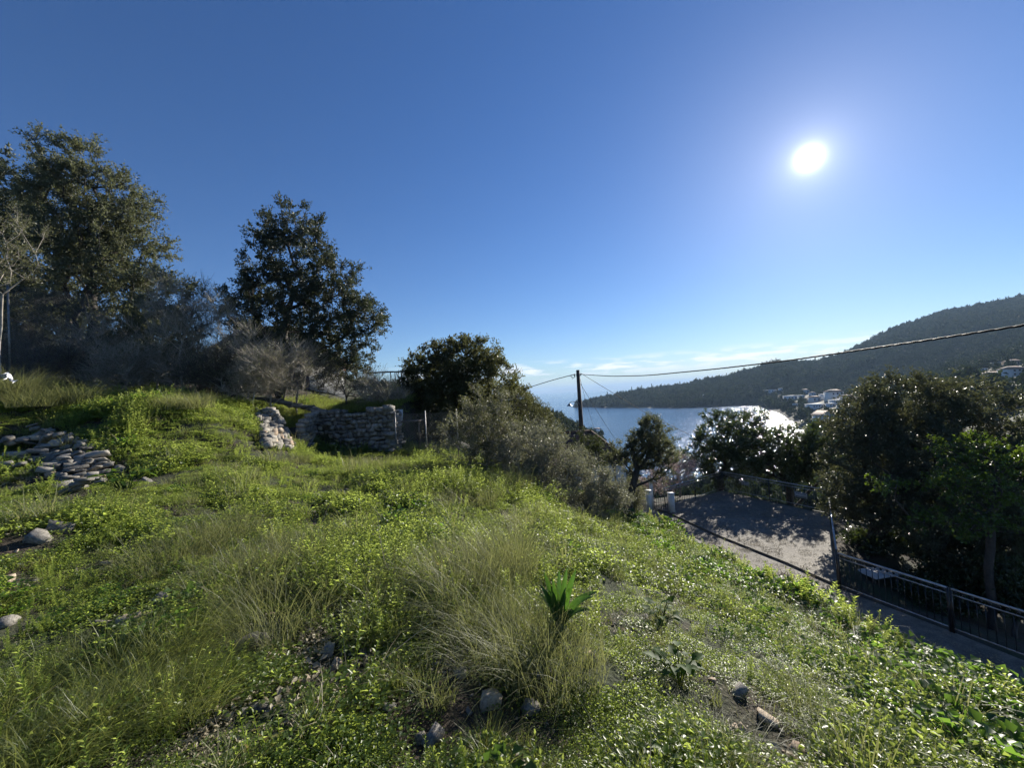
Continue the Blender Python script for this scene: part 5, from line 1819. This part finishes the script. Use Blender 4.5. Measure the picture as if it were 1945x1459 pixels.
def house(u, v, Y, wpx, hpx, label, roof='hip', wall='plaster', roofm='tilefar', rz=0.0, wins=3, floors=1, dep=None):
    d_ = pdir(u, v); d_ = d_ / d_[1]
    for y_ in np.arange(Y * .6, Y * 1.9, 2.0):
        if land_z(d_[0] * y_, y_) >= d_[2] * y_: break
    else:
        print('no land', label); y_ = Y
    Y = float(y_)
    p = P(u, v, Y); k = Y / F0
    w, h = wpx * k, hpx * k; dpt = dep or w * .8
    HOUSES.append((p[0], p[1], max(w, dpt) * .8))
    root = empty('village_house', p, label, 'house', 'white houses of the hillside village', rz=rz)
    MB().box((0, dpt / 2, h / 2 - 2), (w, dpt, h + 4)).build('wall', M[wall], root)
    rhh = w * .18
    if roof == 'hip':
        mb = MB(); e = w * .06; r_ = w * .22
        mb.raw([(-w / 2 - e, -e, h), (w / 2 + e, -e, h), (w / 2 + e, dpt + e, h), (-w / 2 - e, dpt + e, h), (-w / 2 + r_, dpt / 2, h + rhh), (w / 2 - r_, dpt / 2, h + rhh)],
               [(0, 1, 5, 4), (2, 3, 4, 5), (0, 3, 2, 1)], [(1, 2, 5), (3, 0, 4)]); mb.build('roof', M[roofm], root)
    elif roof == 'gable':
        mb = MB(); e = w * .05; rh_ = w * .26
        mb.raw([(-w / 2 - e, -e, h - .2), (0, -e, h + rh_), (w / 2 + e, -e, h - .2), (-w / 2 - e, dpt + e, h - .2), (0, dpt + e, h + rh_), (w / 2 + e, dpt + e, h - .2)],
               [(0, 1, 4, 3), (1, 2, 5, 4)]);
        mb.raw([(-w / 2 - e, -e, h - .45), (0, -e, h + rh_ - .25), (w / 2 + e, -e, h - .45), (-w / 2 - e, dpt + e, h - .45), (0, dpt + e, h + rh_ - .25), (w / 2 + e, dpt + e, h - .45)],
               [(0, 3, 4, 1), (1, 4, 5, 2)]); mb.build('roof', M[roofm], root)
        mb = MB(); mb.raw([(-w / 2, -.02, h - .1), (w / 2, -.02, h - .1), (0, -.02, h + rh_ - .35)], (), [(0, 1, 2)]); mb.build('gable', M[wall], root)
    else:
        MB().box((0, dpt / 2, h + .15), (w * 1.06, dpt * 1.04, .3)).build('roof', M[wall], root)
    for fl in range(floors):
        for i in range(wins):
            x = -w / 2 + w * (i + .5) / wins; zc = h * (fl + .55) / floors; ww = w / wins * .36; wh = h / floors * .42
            fr = MB().box((x, -.05, zc), (ww, .1, wh)).build('window', M['winblue'], root)
    return root


house(1574, 808, 250, 27, 21, 'large white gabled house on its own just above the dark trees', 'gable', wins=2, floors=3, rz=.1)
house(1465, 746, 620, 20, 5, 'long low white house alone on the wooded slope', 'flat', wins=4)
house(1484, 743, 640, 6, 5, 'small white block right of the long low house', 'flat', wins=1)
house(1340, 755, 800, 14, 5, 'tiny pale house on the headland wood', 'flat', wins=2)
house(1506, 761, 560, 18, 9, 'white house at the left end of the village, flat roofed', 'flat', wins=3, wall='plaster')
house(1524, 757, 575, 10, 6, 'white terrace house with flat slab roof', 'flat', wins=2)
house(1532, 748, 600, 11, 7, 'upper white villa with pale roof in the village', 'hip', wins=2)
house(1538, 766, 520, 16, 8, 'ochre toned village house below the upper villa', 'hip', wall='plastero', wins=2)
house(1552, 764, 500, 16, 9, 'village house with pale hipped roof in the middle', 'hip', wins=2)
house(1557, 776, 440, 26, 8, 'long low white house with many openings', 'flat', wins=5)
house(1571, 759, 520, 14, 10, 'grey white house left of the tall one', 'flat', wins=2)
house(1592, 760, 500, 24, 16, 'tallest white village house with orange tiled roof', 'hip', wins=3, floors=2)
house(1596, 768, 480, 20, 8, 'white annex below the tallest village house', 'flat', wins=3)
house(1617, 762, 520, 20, 9, 'white hipped roof house at the right end of the village', 'hip', wins=2)
house(1637, 764, 500, 16, 7, 'pale house almost hidden by the big olive', 'hip', wins=2, wall='plastero')
house(1900, 722, 290, 33, 11, 'white hillside house with cream roof and four windows', 'hip', wins=4)
house(1938, 714, 310, 30, 14, 'white two storey house at the right picture edge', 'hip', wins=3, floors=2)
house(1905, 694, 380, 18, 6, 'small grey house on the upper terrace of the hill village', 'flat', wins=2)
house(1884, 696, 380, 10, 3, 'low white shed on the upper hill terrace', 'flat', wins=1)
house(1935, 693, 370, 22, 7, 'cream house above the two storey one', 'hip', wins=3, wall='plastero')
house(1928, 750, 230, 30, 6, 'low grey roofed house below the hill village', 'hip', wins=2, roofm='stonedark')
house(1052, 0 + 806, 300, 9, 7, 'pale ruin like house on the near coastal slope', 'flat', wins=1)
house(1136, 825, 330, 14, 9, 'ochre house at the water edge beyond the tiled roof', 'hip', wins=2, wall='plastero')
house(1515, 772, 500, 9, 5, 'small white cottage just above the shore trees', 'flat', wins=2)
house(1546, 752, 600, 9, 6, 'small white house highest above the middle of the village', 'hip', wins=2)
house(1581, 773, 450, 12, 6, 'white garden house below the grey white one', 'flat', wins=2)
house(1604, 776, 430, 14, 7, 'white house with pale roof at the foot of the village', 'hip', wins=2)
house(1870, 705, 360, 14, 5, 'small white house left of the low shed on the hill', 'flat', wins=2)
house(1860, 728, 300, 16, 6, 'pale hillside house half hidden by the olive top', 'hip', wins=2)
house(1497, 800, 380, 9, 3, 'low boathouse near the glittering shore', 'flat', wins=1, wall='plastero')


# ------------------------------------------------------------------ far forest
def far_tree_mesh(seed, tall=1.0, n=230, leaf=.22):
    rs = R(seed)
    nl = 7
    lc = rdir(rs, nl) * [.32, .32, .2] + [0, 0, .55]
    li = rs.randint(0, nl, n)
    d = rdir(rs, n)
    pos = lc[li] + d * .30 * (.8 + .3 * rs.rand(n))[:, None]
    pos[:, 2] = np.maximum(pos[:, 2], .05)
    nm = d + rdir(rs, n) * .5
    di = np.cross(nm, rdir(rs, n))
    V, T = leaf_arrays(pos, di, nm, leaf * (.6 + .7 * rs.rand(n)), leaf * .8 * (.6 + .7 * rs.rand(n)), .1)
    V[:, 2] *= tall
    return mesh_np('far_tree', V, T, None, M['farleaf'], var=np.repeat(rs.rand(n), 2))


def cyp_mesh(seed):
    rs = R(seed); n = 200
    z = rs.rand(n); a = rs.rand(n) * 6.28; r = .13 * (1 - z) ** .6 + .01
    pos = np.stack([np.cos(a) * r, np.sin(a) * r, z * 1.6], 1)
    V, T = leaf_arrays(pos, rdir(rs, n) * .4 + [0, 0, 1], rdir(rs, n), .14, .07)
    return mesh_np('cypress', V, T, None, M['farleaf'], var=np.repeat(rs.rand(n) * .4, 2))


FT = proto_collection('far_trees', [far_tree_mesh(600 + i, .8 + .3 * (i % 3)) for i in range(5)] + [cyp_mesh(610)])


def forest(name, g, t0, t1, y0, y1, n, smin, smax, seed, cyp=.03, clear=None):
    rs = R(seed)
    t = t0 + (t1 - t0) * rs.rand(n); y = np.sqrt(y0 ** 2 + rs.rand(n) * (y1 ** 2 - y0 ** 2))
    z = g(t, y); x = t * y
    keep = z > SEA + 1.2
    for hx, hy, hr in HOUSES:
        # clear ground in front of each house so it stays in view
        keep &= ~((np.abs(x / y - hx / hy) * hy < hr * .8) & (y > hy - (80 if hx / hy > .68 else 25)) & (y < hy + hr * 1.3))
    if clear is not None: keep &= rs.rand(n) < clear(x, y)
    x, y, z = x[keep], y[keep], z[keep]; m = len(x)
    s = smin + (smax - smin) * rs.rand(m) ** 1.6
    s = np.where((x / y > .64) & (y < 680) & (y > 230), s * .62, s)
    idx = np.where(rs.rand(m) < cyp, 5, rs.randint(0, 5, m))
    sc = np.stack([s, s, s * (.8 + .4 * rs.rand(m))], 1)
    o = scatter(name, FT, 6, np.stack([x, y, z - .15 * s], 1), np.stack([np.zeros(m), np.zeros(m), rs.rand(m) * 6.28], 1), sc, idx)
    tag(o, kind='stuff'); print(name, m)


forest('headland_forest', gA, tsA[0], tsA[-1], 500, 1180, 17000, 6, 12, 1)
forest('hill_forest', gB, tsB[0], 1.62, 150, 1200, 34000, 5, 12, 2, .05, clear=lambda x, y: np.clip(.35 + 1.2 * fbm(x, y, 60, 3), 0, 1) * np.where((x / y > .66) & (x / y < .92) & (y < 660), .5, 1))
forest('coastal_forest', gL, -.6, tsL[-1], 70, 400, 9000, 2.6, 5.5, 3)
forest('valley_forest', gV, tsV[0], tsV[-1], 56, 190, 5000, 3.5, 6.5, 4)

# ------------------------------------------------------------------ air
mh, th2, oh = mat_new('haze_air')
pv = th2.nodes.new('ShaderNodeVolumePrincipled')
pv.inputs['Color'].default_value = (.50, .72, 1.0, 1)
pv.inputs['Density'].default_value = .00012
pv.inputs['Anisotropy'].default_value = .05
th2.links.new(pv.outputs[0], oh.inputs['Volume'])
HZ = MB().box((0, 12500, 82), (62000, 29000, 268)).build('haze', mh)
tag(HZ, kind='stuff')
tt_ = sum(len(m_.loops) - 2 * len(m_.polygons) for m_ in set(o.data for o in S.objects if o.type == 'MESH'))
print('objects', len(S.objects), 'faces', tt_)
